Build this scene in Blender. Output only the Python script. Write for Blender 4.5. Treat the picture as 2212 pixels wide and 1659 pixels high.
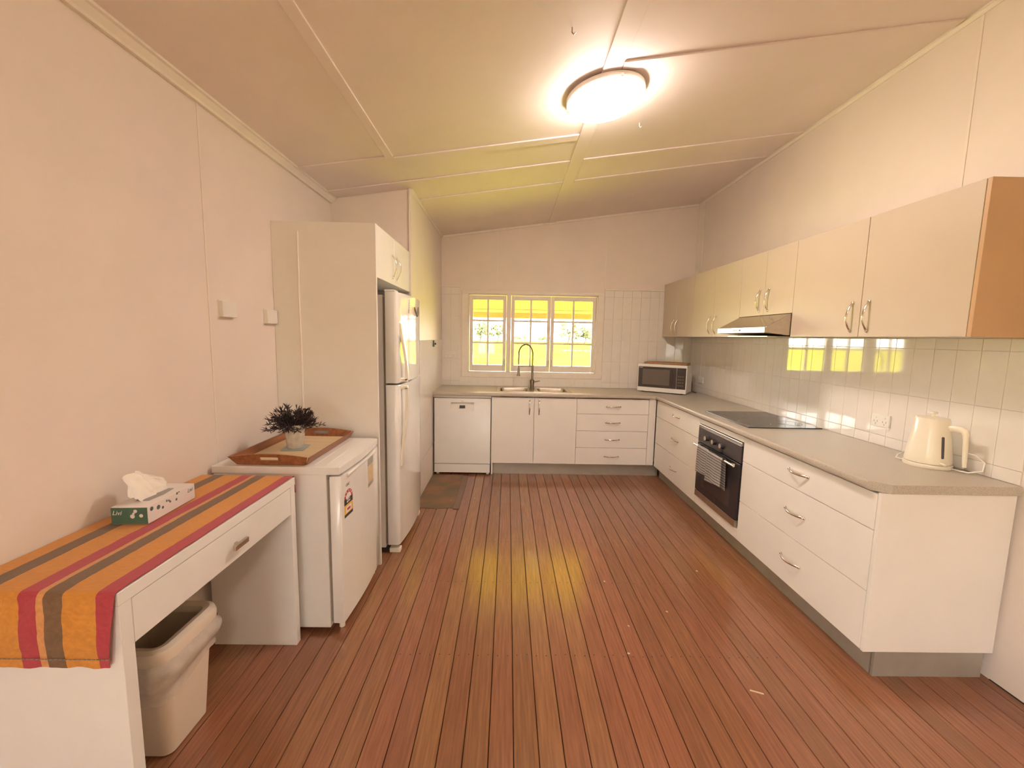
import bpy, bmesh, math, random
from mathutils import Vector, Matrix, noise
random.seed(7)
for o in list(bpy.data.objects): bpy.data.objects.remove(o)
scene = bpy.context.scene
COL = scene.collection
R = math.radians

# ------------------------------------------------------------------ camera
YAW, PITCH, ROLL, FPX, CAMZ = 0.01116, 0.11226, -0.01896, 903.9, 1.49
def make_camera():
    cy, sy, cp, sp = math.cos(YAW), math.sin(YAW), math.cos(PITCH), math.sin(PITCH)
    fwd = Vector((sy*cp, cy*cp, -sp)); right = Vector((cy, -sy, 0)); down = fwd.cross(right)
    cr, sr = math.cos(ROLL), math.sin(ROLL)
    r2 = right*cr + down*sr; d2 = down*cr - right*sr
    m = Matrix((( r2.x, -d2.x, -fwd.x, 0), (r2.y, -d2.y, -fwd.y, 0), (r2.z, -d2.z, -fwd.z, CAMZ), (0, 0, 0, 1)))
    cd = bpy.data.cameras.new('camera'); cd.sensor_fit = 'HORIZONTAL'; cd.sensor_width = 36.0
    cd.lens = FPX/2212*36.0; cd.clip_start = 0.02; cd.clip_end = 1000
    co = bpy.data.objects.new('camera', cd); COL.objects.link(co); co.matrix_world = m
    scene.camera = co
make_camera()

# ------------------------------------------------------------------ sky and exposure
SKY_COLOR, SKY_STRENGTH = (1.0, 0.93, 0.88), 9.5
SUN_COLOR, SUN_STRENGTH, SUN_DIR = (1.0, 0.93, 0.84), 26.0, Vector((.35, .62, 1.2))
LAMP_COLOR, LAMP_STRENGTH = (1.0, 0.85, 0.76), 25.0
w = bpy.data.worlds.new('sky'); scene.world = w; w.use_nodes = True
bg = w.node_tree.nodes['Background']
bg.inputs[0].default_value = (*SKY_COLOR, 1); bg.inputs[1].default_value = SKY_STRENGTH
sl_ = bpy.data.lights.new('sun', 'SUN'); sl_.energy = SUN_STRENGTH; sl_.color = SUN_COLOR; sl_.angle = R(.6)
so_ = bpy.data.objects.new('sun', sl_); COL.objects.link(so_); so_.location = (6, 14, 20); so_.rotation_euler = SUN_DIR.to_track_quat('Z', 'Y').to_euler()
scene.view_settings.view_transform = 'Standard'
scene.view_settings.look = 'None'
scene.view_settings.exposure = 1.75
scene.view_settings.gamma = 1.0
scene.view_settings.use_curve_mapping = False

# ------------------------------------------------------------------ materials
def _nt(name):
    m = bpy.data.materials.new(name); m.use_nodes = True
    nt = m.node_tree; return m, nt, nt.nodes['Principled BSDF']
def _ramp(nt, src, stops):
    r = nt.nodes.new('ShaderNodeValToRGB'); e = r.color_ramp.elements
    e[0].position, e[0].color = stops[0][0], (*stops[0][1], 1)
    e[1].position, e[1].color = stops[-1][0], (*stops[-1][1], 1)
    for p, c in stops[1:-1]:
        n = e.new(p); n.color = (*c, 1)
    nt.links.new(src, r.inputs[0]); return r.outputs[0]
def _noise(nt, scale, detail=3, coord='Object', mapping=None, rough=0.5):
    if coord == 'Position':
        g = nt.nodes.new('ShaderNodeNewGeometry'); src = g.outputs['Position']
    else:
        t = nt.nodes.new('ShaderNodeTexCoord'); src = t.outputs[coord]
    if mapping:
        mp = nt.nodes.new('ShaderNodeMapping'); mp.inputs['Scale'].default_value = mapping
        nt.links.new(src, mp.inputs['Vector']); src = mp.outputs['Vector']
    n = nt.nodes.new('ShaderNodeTexNoise'); n.inputs['Scale'].default_value = scale
    n.inputs['Detail'].default_value = detail; n.inputs['Roughness'].default_value = rough
    nt.links.new(src, n.inputs['Vector']); return n
def _bump(nt, bs, src, strength, dist=0.002):
    b = nt.nodes.new('ShaderNodeBump'); b.inputs['Strength'].default_value = strength
    b.inputs['Distance'].default_value = dist
    nt.links.new(src, b.inputs['Height']); nt.links.new(b.outputs['Normal'], bs.inputs['Normal'])
def mat(name, c, rough=0.5, metal=0.0, var=0.04, scale=12, bump=0.0, bscale=120, coat=0.0, spec=None):
    m, nt, bs = _nt(name)
    n = _noise(nt, scale, 3, 'Position')
    lo = tuple(max(0, x*(1-var)) for x in c); hi = tuple(min(1, x*(1+var)) for x in c)
    nt.links.new(_ramp(nt, n.outputs['Fac'], [(0.35, lo), (0.65, hi)]), bs.inputs['Base Color'])
    bs.inputs['Roughness'].default_value = rough; bs.inputs['Metallic'].default_value = metal
    bs.inputs['Coat Weight'].default_value = coat
    if spec is not None: bs.inputs['Specular IOR Level'].default_value = spec
    if bump:
        n2 = _noise(nt, bscale, 2, 'Position'); _bump(nt, bs, n2.outputs['Fac'], bump)
    return m
def wood(name, c0, c1, rough, along='Y', scale=1.0, rnd=0.0, rvar=0.0):
    m, nt, bs = _nt(name)
    s = {'X': (1.2, 30, 30), 'Y': (30, 1.2, 30), 'Z': (30, 30, 1.2)}[along]
    n = _noise(nt, 1.6*scale, 6, 'Position', s, 0.62)
    col = _ramp(nt, n.outputs['Fac'], [(0.3, c0), (0.52, tuple((a+b)/2 for a, b in zip(c0, c1))), (0.72, c1)])
    if rnd:
        oi = nt.nodes.new('ShaderNodeObjectInfo'); hs = nt.nodes.new('ShaderNodeHueSaturation')
        mr = nt.nodes.new('ShaderNodeMapRange'); mr.inputs['To Min'].default_value = 1-rnd; mr.inputs['To Max'].default_value = 1+rnd
        nt.links.new(oi.outputs['Random'], mr.inputs['Value']); nt.links.new(mr.outputs['Result'], hs.inputs['Value'])
        mr2 = nt.nodes.new('ShaderNodeMapRange'); mr2.inputs['To Min'].default_value = 0.492; mr2.inputs['To Max'].default_value = 0.508
        ml = nt.nodes.new('ShaderNodeMath'); ml.operation = 'FRACT'; mm = nt.nodes.new('ShaderNodeMath'); mm.operation = 'MULTIPLY'; mm.inputs[1].default_value = 7.3
        nt.links.new(oi.outputs['Random'], mm.inputs[0]); nt.links.new(mm.outputs[0], ml.inputs[0])
        nt.links.new(ml.outputs[0], mr2.inputs['Value']); nt.links.new(mr2.outputs['Result'], hs.inputs['Hue'])
        nt.links.new(col, hs.inputs['Color']); col = hs.outputs['Color']
    nt.links.new(col, bs.inputs['Base Color'])
    bs.inputs['Roughness'].default_value = rough
    if rvar:
        n2 = _noise(nt, 3.0, 4, 'Position'); mr = nt.nodes.new('ShaderNodeMapRange')
        mr.inputs['From Min'].default_value = 0.3; mr.inputs['From Max'].default_value = 0.7
        mr.inputs['To Min'].default_value = rough-rvar; mr.inputs['To Max'].default_value = rough+rvar
        nt.links.new(n2.outputs['Fac'], mr.inputs['Value']); nt.links.new(mr.outputs['Result'], bs.inputs['Roughness'])
    _bump(nt, bs, n.outputs['Fac'], 0.12, 0.001)
    return m
M = {}
M['wall'] = mat('wall_paint', (.82, .72, .645), .55, var=.02, scale=3, bump=.05, bscale=60)
M['ceil'] = mat('ceiling_paint', (.85, .745, .70), .6, var=.02, scale=2.5, bump=.05, bscale=60)
M['trim'] = mat('trim_paint', (.84, .76, .67), .42, var=.02)
M['tile'] = mat('tile_glaze', (.82, .765, .70), .045, var=.015, bump=.012, bscale=9, coat=.3)
M['grout'] = mat('splashback_grout', (.74, .70, .63), .6, var=.02)
M['cab'] = mat('cabinet_melamine', (.85, .81, .75), .38, var=.012, scale=5)
M['cabin'] = mat('cabinet_inside', (.55, .48, .40), .6)
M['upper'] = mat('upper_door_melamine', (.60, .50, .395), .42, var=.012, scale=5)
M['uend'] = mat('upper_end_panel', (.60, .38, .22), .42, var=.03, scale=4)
M['kick'] = mat('kickboard_metal', (.42, .39, .33), .38, .35, var=.04)
M['bench'] = mat('bench_laminate', (.50, .445, .37), .33, var=.13, scale=240)
M['white'] = mat('white_enamel', (.84, .82, .78), .22, var=.01, coat=.2)
M['gloss'] = mat('gloss_white_door', (.84, .82, .78), .07, var=.01, coat=.3)
M['whitep'] = mat('white_plastic', (.80, .76, .70), .35, var=.015)
M['cream'] = mat('cream_plastic', (.86, .79, .64), .28, var=.01, coat=.2)
M['gasket'] = mat('door_gasket', (.30, .25, .20), .6)
M['chrome'] = mat('chrome', (.78, .74, .68), .12, 1.0, var=.02)
M['tap'] = mat('brushed_tap_metal', (.30, .26, .20), .4, 1.0, var=.04)
M['steel'] = mat('brushed_steel', (.58, .53, .46), .27, 1.0, var=.05, scale=40)
M['blackg'] = mat('black_glass', (.035, .03, .032), .16, var=.02, spec=.3)
M['ovenp'] = mat('oven_panel', (.05, .042, .044), .22, var=.02)
M['micro'] = mat('microwave_glass', (.065, .05, .045), .15, var=.03)
M['microw'] = mat('microwave_mesh', (.15, .115, .095), .3, var=.05, scale=90)
M['dark'] = mat('dark_plastic', (.05, .045, .045), .5)
M['label'] = mat('grey_print', (.35, .32, .30), .6)
M['lcd'] = mat('display_window', (.06, .065, .055), .2)
M['tray'] = wood('tray_wood', (.22, .075, .03), (.42, .17, .07), .42, 'Y')
M['trayb'] = wood('tray_base_ply', (.62, .45, .26), (.75, .58, .36), .45, 'X')
M['board'] = wood('chopping_board_wood', (.30, .14, .05), (.50, .27, .11), .5, 'X')
M['floor'] = wood('floor_hardwood', (.215, .086, .044), (.335, .145, .070), .23, 'Y', scale=2.2, rnd=.12, rvar=.02)
_f = M['floor'].node_tree.nodes['Principled BSDF']; _f.inputs['Coat Weight'].default_value = .45; _f.inputs['Coat Roughness'].default_value = .13
M['subfloor'] = mat('subfloor', (.03, .015, .01), .8)
M['pot'] = mat('glazed_pot', (.62, .57, .49), .5, var=.12, scale=30)
M['soil'] = mat('potting_soil', (.04, .025, .02), .9)
M['leaf'] = mat('dark_foliage', (.055, .035, .035), .55, var=.35, scale=40)
M['coaster'] = mat('glass_coaster', (.38, .46, .44), .15, var=.05)
M['tissue'] = mat('tissue_paper', (.86, .80, .72), .8, var=.03)
M['boxw'] = mat('carton_white', (.80, .74, .70), .5, var=.02)
M['boxg'] = mat('carton_green', (.07, .15, .10), .5, var=.1)
M['boxd'] = mat('carton_print', (.12, .17, .17), .5)
M['bin'] = mat('bin_plastic', (.82, .71, .58), .42, var=.03, scale=4)
M['red'] = mat('label_red', (.55, .05, .05), .5)
M['yellow'] = mat('label_yellow', (.85, .50, .06), .5)
M['black'] = mat('label_black', (.05, .04, .04), .5)
M['ydeck'] = mat('verandah_yellow_paint', (.50, .35, .12), .6, var=.06)
M['obeam'] = mat('verandah_orange_beam', (.42, .13, .03), .6, var=.08)
M['house'] = mat('exterior_boards', (.7, .65, .55), .7)
M['patch'] = None
def grass_mat():
    m, nt, bs = _nt('paddock_grass'); n = _noise(nt, .35, 8, 'Position')
    nt.links.new(_ramp(nt, n.outputs['Fac'], [(.3, (.15, .15, .006)), (.7, (.20, .195, .010))]), bs.inputs['Base Color'])
    bs.inputs['Roughness'].default_value = 1; bs.inputs['Specular IOR Level'].default_value = 0; return m
M['grass'] = grass_mat()
M['tree'] = mat('gum_tree_leaves', (.10, .11, .055), .9, var=.3, scale=.8, spec=0)
M['trunk'] = mat('gum_tree_bark', (.07, .06, .045), .9, spec=0)
def glass_mat():
    m = bpy.data.materials.new('window_glass'); m.use_nodes = True; nt = m.node_tree; nt.nodes.clear()
    out = nt.nodes.new('ShaderNodeOutputMaterial'); mx = nt.nodes.new('ShaderNodeMixShader')
    tr = nt.nodes.new('ShaderNodeBsdfTransparent'); gl = nt.nodes.new('ShaderNodeBsdfGlossy'); lw = nt.nodes.new('ShaderNodeFresnel')
    n = _noise(nt, 20, 2, 'Position'); gl.inputs['Roughness'].default_value = .02
    nt.links.new(_ramp(nt, n.outputs['Fac'], [(0, (.93, .95, .93)), (1, (.97, .98, .96))]), tr.inputs['Color'])
    lw.inputs['IOR'].default_value = 1.25
    nt.links.new(lw.outputs[0], mx.inputs[0]); nt.links.new(tr.outputs[0], mx.inputs[1]); nt.links.new(gl.outputs[0], mx.inputs[2])
    nt.links.new(mx.outputs[0], out.inputs['Surface']); return m
M['glass'] = glass_mat()
def lamp_mat():
    m, nt, bs = _nt('lit_diffuser'); n = _noise(nt, 6, 1, 'Position')
    nt.links.new(_ramp(nt, n.outputs['Fac'], [(0, (.95*LAMP_COLOR[0], .95*LAMP_COLOR[1], .95*LAMP_COLOR[2])), (1, LAMP_COLOR)]), bs.inputs['Emission Color'])
    bs.inputs['Emission Strength'].default_value = LAMP_STRENGTH; bs.inputs['Base Color'].default_value = (.9, .88, .84, 1); return m
M['lamp'] = lamp_mat()
def liner_mat():
    m, nt, bs = _nt('bin_liner_film'); n = _noise(nt, 25, 4, 'Position')
    nt.links.new(_ramp(nt, n.outputs['Fac'], [(.3, (.70, .62, .53)), (.7, (.85, .78, .70))]), bs.inputs['Base Color'])
    bs.inputs['Roughness'].default_value = .25; bs.inputs['Alpha'].default_value = .62; return m
M['liner'] = liner_mat()
def stripes(name, axis, bounds, cols, weave=900, rough=.9):
    """constant-colour bands along one world axis, woven bump on top"""
    m, nt, bs = _nt(name)
    g = nt.nodes.new('ShaderNodeNewGeometry'); sx = nt.nodes.new('ShaderNodeSeparateXYZ')
    nt.links.new(g.outputs['Position'], sx.inputs[0])
    nz = _noise(nt, 30, 2, 'Position'); ad = nt.nodes.new('ShaderNodeMath'); ad.operation = 'MULTIPLY_ADD'
    ad.inputs[1].default_value = .006
    nt.links.new(nz.outputs['Fac'], ad.inputs[0]); nt.links.new(sx.outputs[axis], ad.inputs[2])
    mr = nt.nodes.new('ShaderNodeMapRange'); lo, hi = bounds[0], bounds[-1]
    mr.inputs['From Min'].default_value = lo+.003; mr.inputs['From Max'].default_value = hi+.003
    nt.links.new(ad.outputs[0], mr.inputs['Value'])
    r = nt.nodes.new('ShaderNodeValToRGB'); r.color_ramp.interpolation = 'CONSTANT'; e = r.color_ramp.elements
    e[0].position = 0; e[0].color = (*cols[0], 1); e[1].position = (bounds[1]-lo)/(hi-lo); e[1].color = (*cols[1], 1)
    for b, c in zip(bounds[2:-1], cols[2:]):
        k = e.new((b-lo)/(hi-lo)); k.color = (*c, 1)
    nt.links.new(mr.outputs['Result'], r.inputs[0])
    n2 = _noise(nt, 1, 3, 'Position', (60, weave, 60)); mx = nt.nodes.new('ShaderNodeMix'); mx.data_type = 'RGBA'; mx.blend_type = 'MULTIPLY'
    mx.inputs[0].default_value = .5
    nt.links.new(r.outputs[0], mx.inputs[6]); nt.links.new(_ramp(nt, n2.outputs['Fac'], [(.3, (.6, .6, .6)), (.7, (1, 1, 1))]), mx.inputs[7])
    nt.links.new(mx.outputs[2], bs.inputs['Base Color']); bs.inputs['Roughness'].default_value = rough
    bs.inputs['Sheen Weight'].default_value = .2
    _bump(nt, bs, n2.outputs['Fac'], .5, .002); return m
YEL, PNK, GRY, PCH = (.72, .30, .045), (.50, .055, .075), (.21, .12, .06), (.72, .34, .12)
M['runner'] = stripes('runner_cloth', 0, [-1.44, -1.358, -1.308, -1.226, -1.180, -1.164, -1.118, -1.034, -.95], [YEL, GRY, YEL, PNK, PCH, GRY, YEL, PNK])
def towel_mat():
    m, nt, bs = _nt('checked_tea_towel')
    g = nt.nodes.new('ShaderNodeNewGeometry')
    cols = []
    for ax, sc in (('Z', 46.0), ('Y', 52.0)):
        wv = nt.nodes.new('ShaderNodeTexWave'); wv.wave_type = 'BANDS'; wv.bands_direction = ax; wv.inputs['Scale'].default_value = sc/6.283*2.2
        wv.inputs['Distortion'].default_value = .6; nt.links.new(g.outputs['Position'], wv.inputs['Vector'])
        cols.append(_ramp(nt, wv.outputs['Fac'], [(0.0, (.12, .11, .11)), (.09, (.16, .14, .14)), (.2, (.80, .76, .72)), (1, (.80, .76, .72))]) if ax == 'Z'
                    else _ramp(nt, wv.outputs['Fac'], [(0.0, (.55, .5, .5)), (.2, (.95, .95, .95)), (1, (1, 1, 1))]))
    mx = nt.nodes.new('ShaderNodeMix'); mx.data_type = 'RGBA'; mx.blend_type = 'MULTIPLY'; mx.inputs[0].default_value = 1
    nt.links.new(cols[0], mx.inputs[6]); nt.links.new(cols[1], mx.inputs[7]); nt.links.new(mx.outputs[2], bs.inputs['Base Color'])
    bs.inputs['Roughness'].default_value = .95; return m
M['towel'] = towel_mat()
def patch_mat():
    m, nt, bs = _nt('worn_old_floor'); n = _noise(nt, 4.2, 5, 'Position')
    nt.links.new(_ramp(nt, n.outputs['Fac'], [(.3, (.17, .115, .065)), (.50, (.20, .135, .075)), (.58, (.27, .14, .075)), (.75, (.31, .18, .11))]), bs.inputs['Base Color'])
    bs.inputs['Roughness'].default_value = .7; n2 = _noise(nt, 40, 4, 'Position'); _bump(nt, bs, n2.outputs['Fac'], .3, .003); return m
M['patch'] = patch_mat()

# ------------------------------------------------------------------ mesh helpers
class B:
    def __init__(s): s.bm = bmesh.new()
    def box(s, x0, x1, y0, y1, z0, z1, bev=0, seg=2):
        bm = s.bm; v = [bm.verts.new((x, y, z)) for x in (x0, x1) for y in (y0, y1) for z in (z0, z1)]
        fs = [bm.faces.new([v[i] for i in f]) for f in ((0, 1, 3, 2), (4, 6, 7, 5), (0, 4, 5, 1), (2, 3, 7, 6), (0, 2, 6, 4), (1, 5, 7, 3))]
        if bev: bmesh.ops.bevel(bm, geom=list({e for f in fs for e in f.edges}), offset=bev, segments=seg, affect='EDGES', profile=.5)
        return s
    def hexa(s, pts, bev=0):
        """8 corner points ordered as box(): x-major, then y, then z"""
        bm = s.bm; v = [bm.verts.new(p) for p in pts]
        fs = [bm.faces.new([v[i] for i in f]) for f in ((0, 1, 3, 2), (4, 6, 7, 5), (0, 4, 5, 1), (2, 3, 7, 6), (0, 2, 6, 4), (1, 5, 7, 3))]
        if bev: bmesh.ops.bevel(bm, geom=list({e for f in fs for e in f.edges}), offset=bev, segments=2, affect='EDGES', profile=.5)
        return s
    def prism(s, poly, axis, a, b, bev=0, seg=2):
        """poly of (u,v); axis 'x': (a,u,v) 'y': (u,a,v) 'z': (u,v,a)"""
        f = {'x': lambda u, v, t: (t, u, v), 'y': lambda u, v, t: (u, t, v), 'z': lambda u, v, t: (u, v, t)}[axis]
        bm = s.bm; va = [bm.verts.new(f(u, v, a)) for u, v in poly]; vb = [bm.verts.new(f(u, v, b)) for u, v in poly]
        n = len(poly); fs = [bm.faces.new(va), bm.faces.new(vb[::-1])]
        for i in range(n): fs.append(bm.faces.new((va[i], vb[i], vb[(i+1) % n], va[(i+1) % n])))
        if bev: bmesh.ops.bevel(bm, geom=list({e for q in fs for e in q.edges}), offset=bev, segments=seg, affect='EDGES', profile=.5)
        return s
    def loft(s, rings, cap0=True, cap1=True, closed=True):
        bm = s.bm; vs = [[bm.verts.new(p) for p in r] for r in rings]; n = len(vs[0])
        for a, b in zip(vs, vs[1:]):
            for i in range(n if closed else n-1): bm.faces.new((a[i], a[(i+1) % n], b[(i+1) % n], b[i]))
        if cap0: bm.faces.new(vs[0][::-1])
        if cap1: bm.faces.new(vs[-1])
        return s
    def lathe(s, prof, c=(0, 0, 0), n=32, axis=Vector((0, 0, 1)), cap0=True, cap1=True):
        q = Vector((0, 0, 1)).rotation_difference(Vector(axis)); rings = []
        for r, h in prof:
            rings.append([Vector(c) + q @ Vector((r*math.cos(2*math.pi*i/n), r*math.sin(2*math.pi*i/n), h)) for i in range(n)])
        return s.loft(rings, cap0, cap1)
    def cyl(s, p0, p1, r, r1=None, n=20):
        p0, p1 = Vector(p0), Vector(p1); d = p1-p0
        return s.lathe([(r, 0), (r if r1 is None else r1, d.length)], p0, n, d.normalized())
    def tube(s, pts, r, n=10, flat=None):
        pts = [Vector(p) for p in pts]; rings = []; up = Vector((0, 0, 1)); prev = None
        for i, p in enumerate(pts):
            t = (pts[min(i+1, len(pts)-1)] - pts[max(i-1, 0)]).normalized()
            if prev is None:
                a = t.cross(up); a = a if a.length > .05 else t.cross(Vector((1, 0, 0)))
            else: a = prev - t*prev.dot(t)
            a.normalize(); b = t.cross(a); prev = a
            ra = r[i] if isinstance(r, (list, tuple)) else r
            rb = ra*(flat or 1)
            rings.append([p + a*ra*math.cos(2*math.pi*k/n) + b*rb*math.sin(2*math.pi*k/n) for k in range(n)])
        return s.loft(rings)
    def rrect(s, x0, x1, y0, y1, r, z, n=6):
        pts = []
        for cx, cy, a in ((x1-r, y1-r, 0), (x0+r, y1-r, 90), (x0+r, y0+r, 180), (x1-r, y0+r, 270)):
            for k in range(n+1):
                t = R(a+90*k/n); pts.append(Vector((cx+r*math.cos(t), cy+r*math.sin(t), z)))
        return pts
    def xf(s, m):
        bmesh.ops.transform(s.bm, matrix=m, verts=s.bm.verts); return s
    def weld(s, d=1e-5):
        bmesh.ops.remove_doubles(s.bm, verts=s.bm.verts, dist=d); return s
ORG = {}
def tag(o, label=None, cat=None, group=None, kind=None):
    if label: o['label'] = label
    if cat: o['category'] = cat
    if group: o['group'] = group
    if kind: o['kind'] = kind
    return o
def obj(name, b, m, parent=None, smooth=False, label=None):
    bm = b.bm; bmesh.ops.recalc_face_normals(bm, faces=bm.faces)
    xs = [v.co for v in bm.verts]
    mn = Vector([min(c[i] for c in xs) for i in range(3)]); mx = Vector([max(c[i] for c in xs) for i in range(3)])
    org = Vector(((mn.x+mx.x)/2, (mn.y+mx.y)/2, mn.z))
    bmesh.ops.translate(bm, verts=bm.verts, vec=-org)
    me = bpy.data.meshes.new(name); bm.to_mesh(me); bm.free()
    me.materials.append(M[m] if isinstance(m, str) else m)
    if smooth:
        me.shade_smooth()
        try: me.set_sharp_from_angle(angle=R(38))
        except Exception: pass
    o = bpy.data.objects.new(name, me); COL.objects.link(o); ORG[o] = org
    if parent: o.parent = parent; o.location = org - ORG[parent]
    else: o.location = org
    if label: o['label'] = label
    return o
def empty(name, loc, label=None, cat=None, group=None, kind=None):
    o = bpy.data.objects.new(name, None); COL.objects.link(o); o.location = loc; ORG[o] = Vector(loc)
    o.empty_display_size = .05
    return tag(o, label, cat, group, kind)
def inst(name, me, parent, loc, rot=(0, 0, 0), scale=(1, 1, 1)):
    o = bpy.data.objects.new(name, me); COL.objects.link(o); o.parent = parent
    ORG[o] = Vector(loc); o.location = Vector(loc)-ORG[parent]; o.rotation_euler = rot; o.scale = scale
    return o
def text(name, body, size, loc, rot, m, parent, depth=.0006, shear=0):
    cu = bpy.data.curves.new('t', 'FONT'); cu.body = body; cu.size = size; cu.extrude = depth; cu.align_x = 'CENTER'; cu.align_y = 'CENTER'; cu.shear = shear
    to = bpy.data.objects.new('t', cu); COL.objects.link(to)
    dg = bpy.context.evaluated_depsgraph_get(); me = bpy.data.meshes.new_from_object(to.evaluated_get(dg))
    bpy.data.objects.remove(to); bpy.data.curves.remove(cu); me.name = name
    me.materials.clear(); me.materials.append(M[m])
    o = bpy.data.objects.new(name, me); COL.objects.link(o); o.parent = parent
    o.location = Vector(loc)-ORG[parent]; o.rotation_euler = rot; ORG[o] = Vector(loc); return o

# bow handle: runs along local Z, bows out along local -Y
def handle_mesh(L=.150, sag=.030, wd=.0065, th=.0042):
    b = B(); rings = []; N = 14
    for i in range(N+1):
        t = i/N; z = (t-.5)*L; y = -sag*math.sin(math.pi*t)**.75
        t2 = min(max(t, .02), .98); dz = L; dy = -sag*.75*math.pi*math.cos(math.pi*t2)*max(math.sin(math.pi*t2), .05)**-.25
        tn = Vector((0, dy, dz)).normalized(); nr = Vector((0, tn.z, -tn.y))
        c = Vector((0, y, z)); wv = wd*(1.25 if i in (0, N) else 1)
        rings.append([c+Vector((wv*math.cos(a), 0, 0))+nr*th*math.sin(a) for a in [2*math.pi*k/10 for k in range(10)]])
    b.loft(rings)
    for z in (-L/2, L/2): b.cyl((0, .001, z), (0, -.006, z*.985), .0085, .007, 12)
    me = bpy.data.meshes.new('bow_handle'); bmesh.ops.recalc_face_normals(b.bm, faces=b.bm.faces); b.bm.to_mesh(me); b.bm.free()
    me.materials.append(M['chrome']); me.shade_smooth(); return me
HM = handle_mesh()
# rotations: facing -Y / -X / +X, vertical or horizontal
def handle(parent, loc, face, horiz=False):
    rz = {'-y': 0, '-x': -90, '+x': 90}[face]
    m = Matrix.Rotation(R(rz), 4, 'Z') @ (Matrix.Rotation(R(90), 4, 'Y') if horiz else Matrix.Identity(4))
    return inst('handle', HM, parent, loc, m.to_euler())

# ================================================================== THE SETTING
XL, XR, YB, YN = -1.42, 2.19, 5.0, -2.6      # left wall, right wall, window wall, wall behind the camera
def cz(x): return 2.630 + .141*(x+.8)
# ---- floor and boards
fl = obj('floor', B().box(XL-.1, XR+.1, YN-.1, YB+.1, -.14, -.02), 'subfloor'); tag(fl, 'reddish brown polished hardwood board floor', 'floor', kind='structure')
me_board = None
P = .0913; x = .046 - 17*P; k = 0
while x < XR:
    x0, x1 = max(x, XL), min(x+P, XR)
    if x1-x0 > .01:
        full = abs(x1-x0-P) < 1e-6
        if full and me_board:
            inst('floor_board', me_board, fl, ((x0+x1)/2, (YN+YB)/2, -.02))
        else:
            o = obj('floor_board', B().box(x0+.0014, x1-.0014, YN, YB, -.02, 0, .002, 1), 'floor', fl)
            if full: me_board = o.data
    x += P
nm = B().lathe([(.0032, 0), (.003, .0003)], (0, 0, 0), 8).bm; nme = bpy.data.meshes.new('nail'); nm.to_mesh(nme); nm.free(); nme.materials.append(M['subfloor'])
for yn in (1.817, 2.406, 2.910):
    xx = .046 - 6*P
    while xx < 1.3:
        for q in (.022, .069): inst('nail', nme, fl, (xx+q, yn+random.uniform(-.006, .006), .00005))
        xx += P
# ---- walls
def quadwall(b, x0, x1, y0, y1, z0, top=True):
    b.hexa([(x0, y0, z0), (x0, y0, cz(x0)+.0), (x0, y1, z0), (x0, y1, cz(x0)), (x1, y0, z0), (x1, y0, cz(x1)), (x1, y1, z0), (x1, y1, cz(x1))])
zt = cz(XL)
DY_0, DY_1, DZ_0, DZ_1 = -1.4, -.75, .05, 1.7      # glazed door behind the viewer
b = B()
for y0, y1, z0, z1 in ((YN, DY_0, 0, zt), (DY_1, YB, 0, zt), (DY_0, DY_1, 0, DZ_0), (DY_0, DY_1, DZ_1, zt)): b.box(XL-.1, XL, y0, y1, z0, z1)
wl = obj('wall_left', b, 'wall'); tag(wl, 'cream painted sheeted wall beside the desk', 'wall', kind='structure')
obj('joint_strip', B().box(XL, XL+.004, 2.018, 2.026, 0, zt-.03), 'trim', wl)
wr = obj('wall_right', B().box(XR, XR+.1, YN, YB+.1, 0, cz(XR)), 'wall'); tag(wr, 'cream painted wall behind the oven run and wall cupboards', 'wall', kind='structure')
obj('joint_strip', B().box(XR-.004, XR, 2.104, 2.116, 1.53, cz(XR)-.02), 'trim', wr)
obj('joint_strip', B().box(XR-.012, XR, YB-.14, YB-.002, 2.06, cz(XR)-.02, .003), 'trim', wr)
LW0, LW1, LZ0, LZ1 = -.95, -.35, .45, 1.4      # glazed opening behind the viewer
wn = B()
for a0, a1, c0, c1 in ((XL, LW0, 0, None), (LW1, XR, 0, None), (LW0, LW1, LZ1, None), (LW0, LW1, 0, LZ0)):
    wn.hexa([(x_, y_, z_) for x_ in (a0, a1) for y_ in (YN-.1, YN) for z_ in (c0, cz(x_) if c1 is None else c1)])
wn = obj('wall_rear', wn, 'wall'); tag(wn, 'plain cream wall behind the viewer', 'wall', kind='structure')
# window wall with its opening
WX0, WX1, WZ0, WZ1 = -.475, 1.050, 1.060, 1.985
b = B(); X0, X1 = XL, XR
b.hexa([(XL, YB, 0), (XL, YB, cz(XL)), (XL, YB+.1, 0), (XL, YB+.1, cz(XL)), (WX0, YB, 0), (WX0, YB, cz(WX0)), (WX0, YB+.1, 0), (WX0, YB+.1, cz(WX0))])
b.hexa([(WX1, YB, 0), (WX1, YB, cz(WX1)), (WX1, YB+.1, 0), (WX1, YB+.1, cz(WX1)), (XR, YB, 0), (XR, YB, cz(XR)), (XR, YB+.1, 0), (XR, YB+.1, cz(XR))])
b.box(WX0, WX1, YB, YB+.1, 0, WZ0)
b.hexa([(WX0, YB, WZ1), (WX0, YB, cz(WX0)), (WX0, YB+.1, WZ1), (WX0, YB+.1, cz(WX0)), (WX1, YB, WZ1), (WX1, YB, cz(WX1)), (WX1, YB+.1, WZ1), (WX1, YB+.1, cz(WX1))])
wb = obj('wall_back', b, 'wall'); tag(wb, 'cream wall with the kitchen window and white tiles', 'wall', kind='structure')
for xx in (-.138, 1.125): obj('joint_strip', B().box(xx-.005, xx+.005, YB-.004, YB, 2.075, cz(xx)-.02), 'trim', wb)
obj('joint_strip', B().box(-.79, WX0-.06, YB-.005, YB, 2.056, 2.066), 'trim', wb)
obj('tile_rail', B().box(1.130, 1.83, YB-.016, YB, 2.052, 2.072, .003), 'trim', wb)
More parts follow.
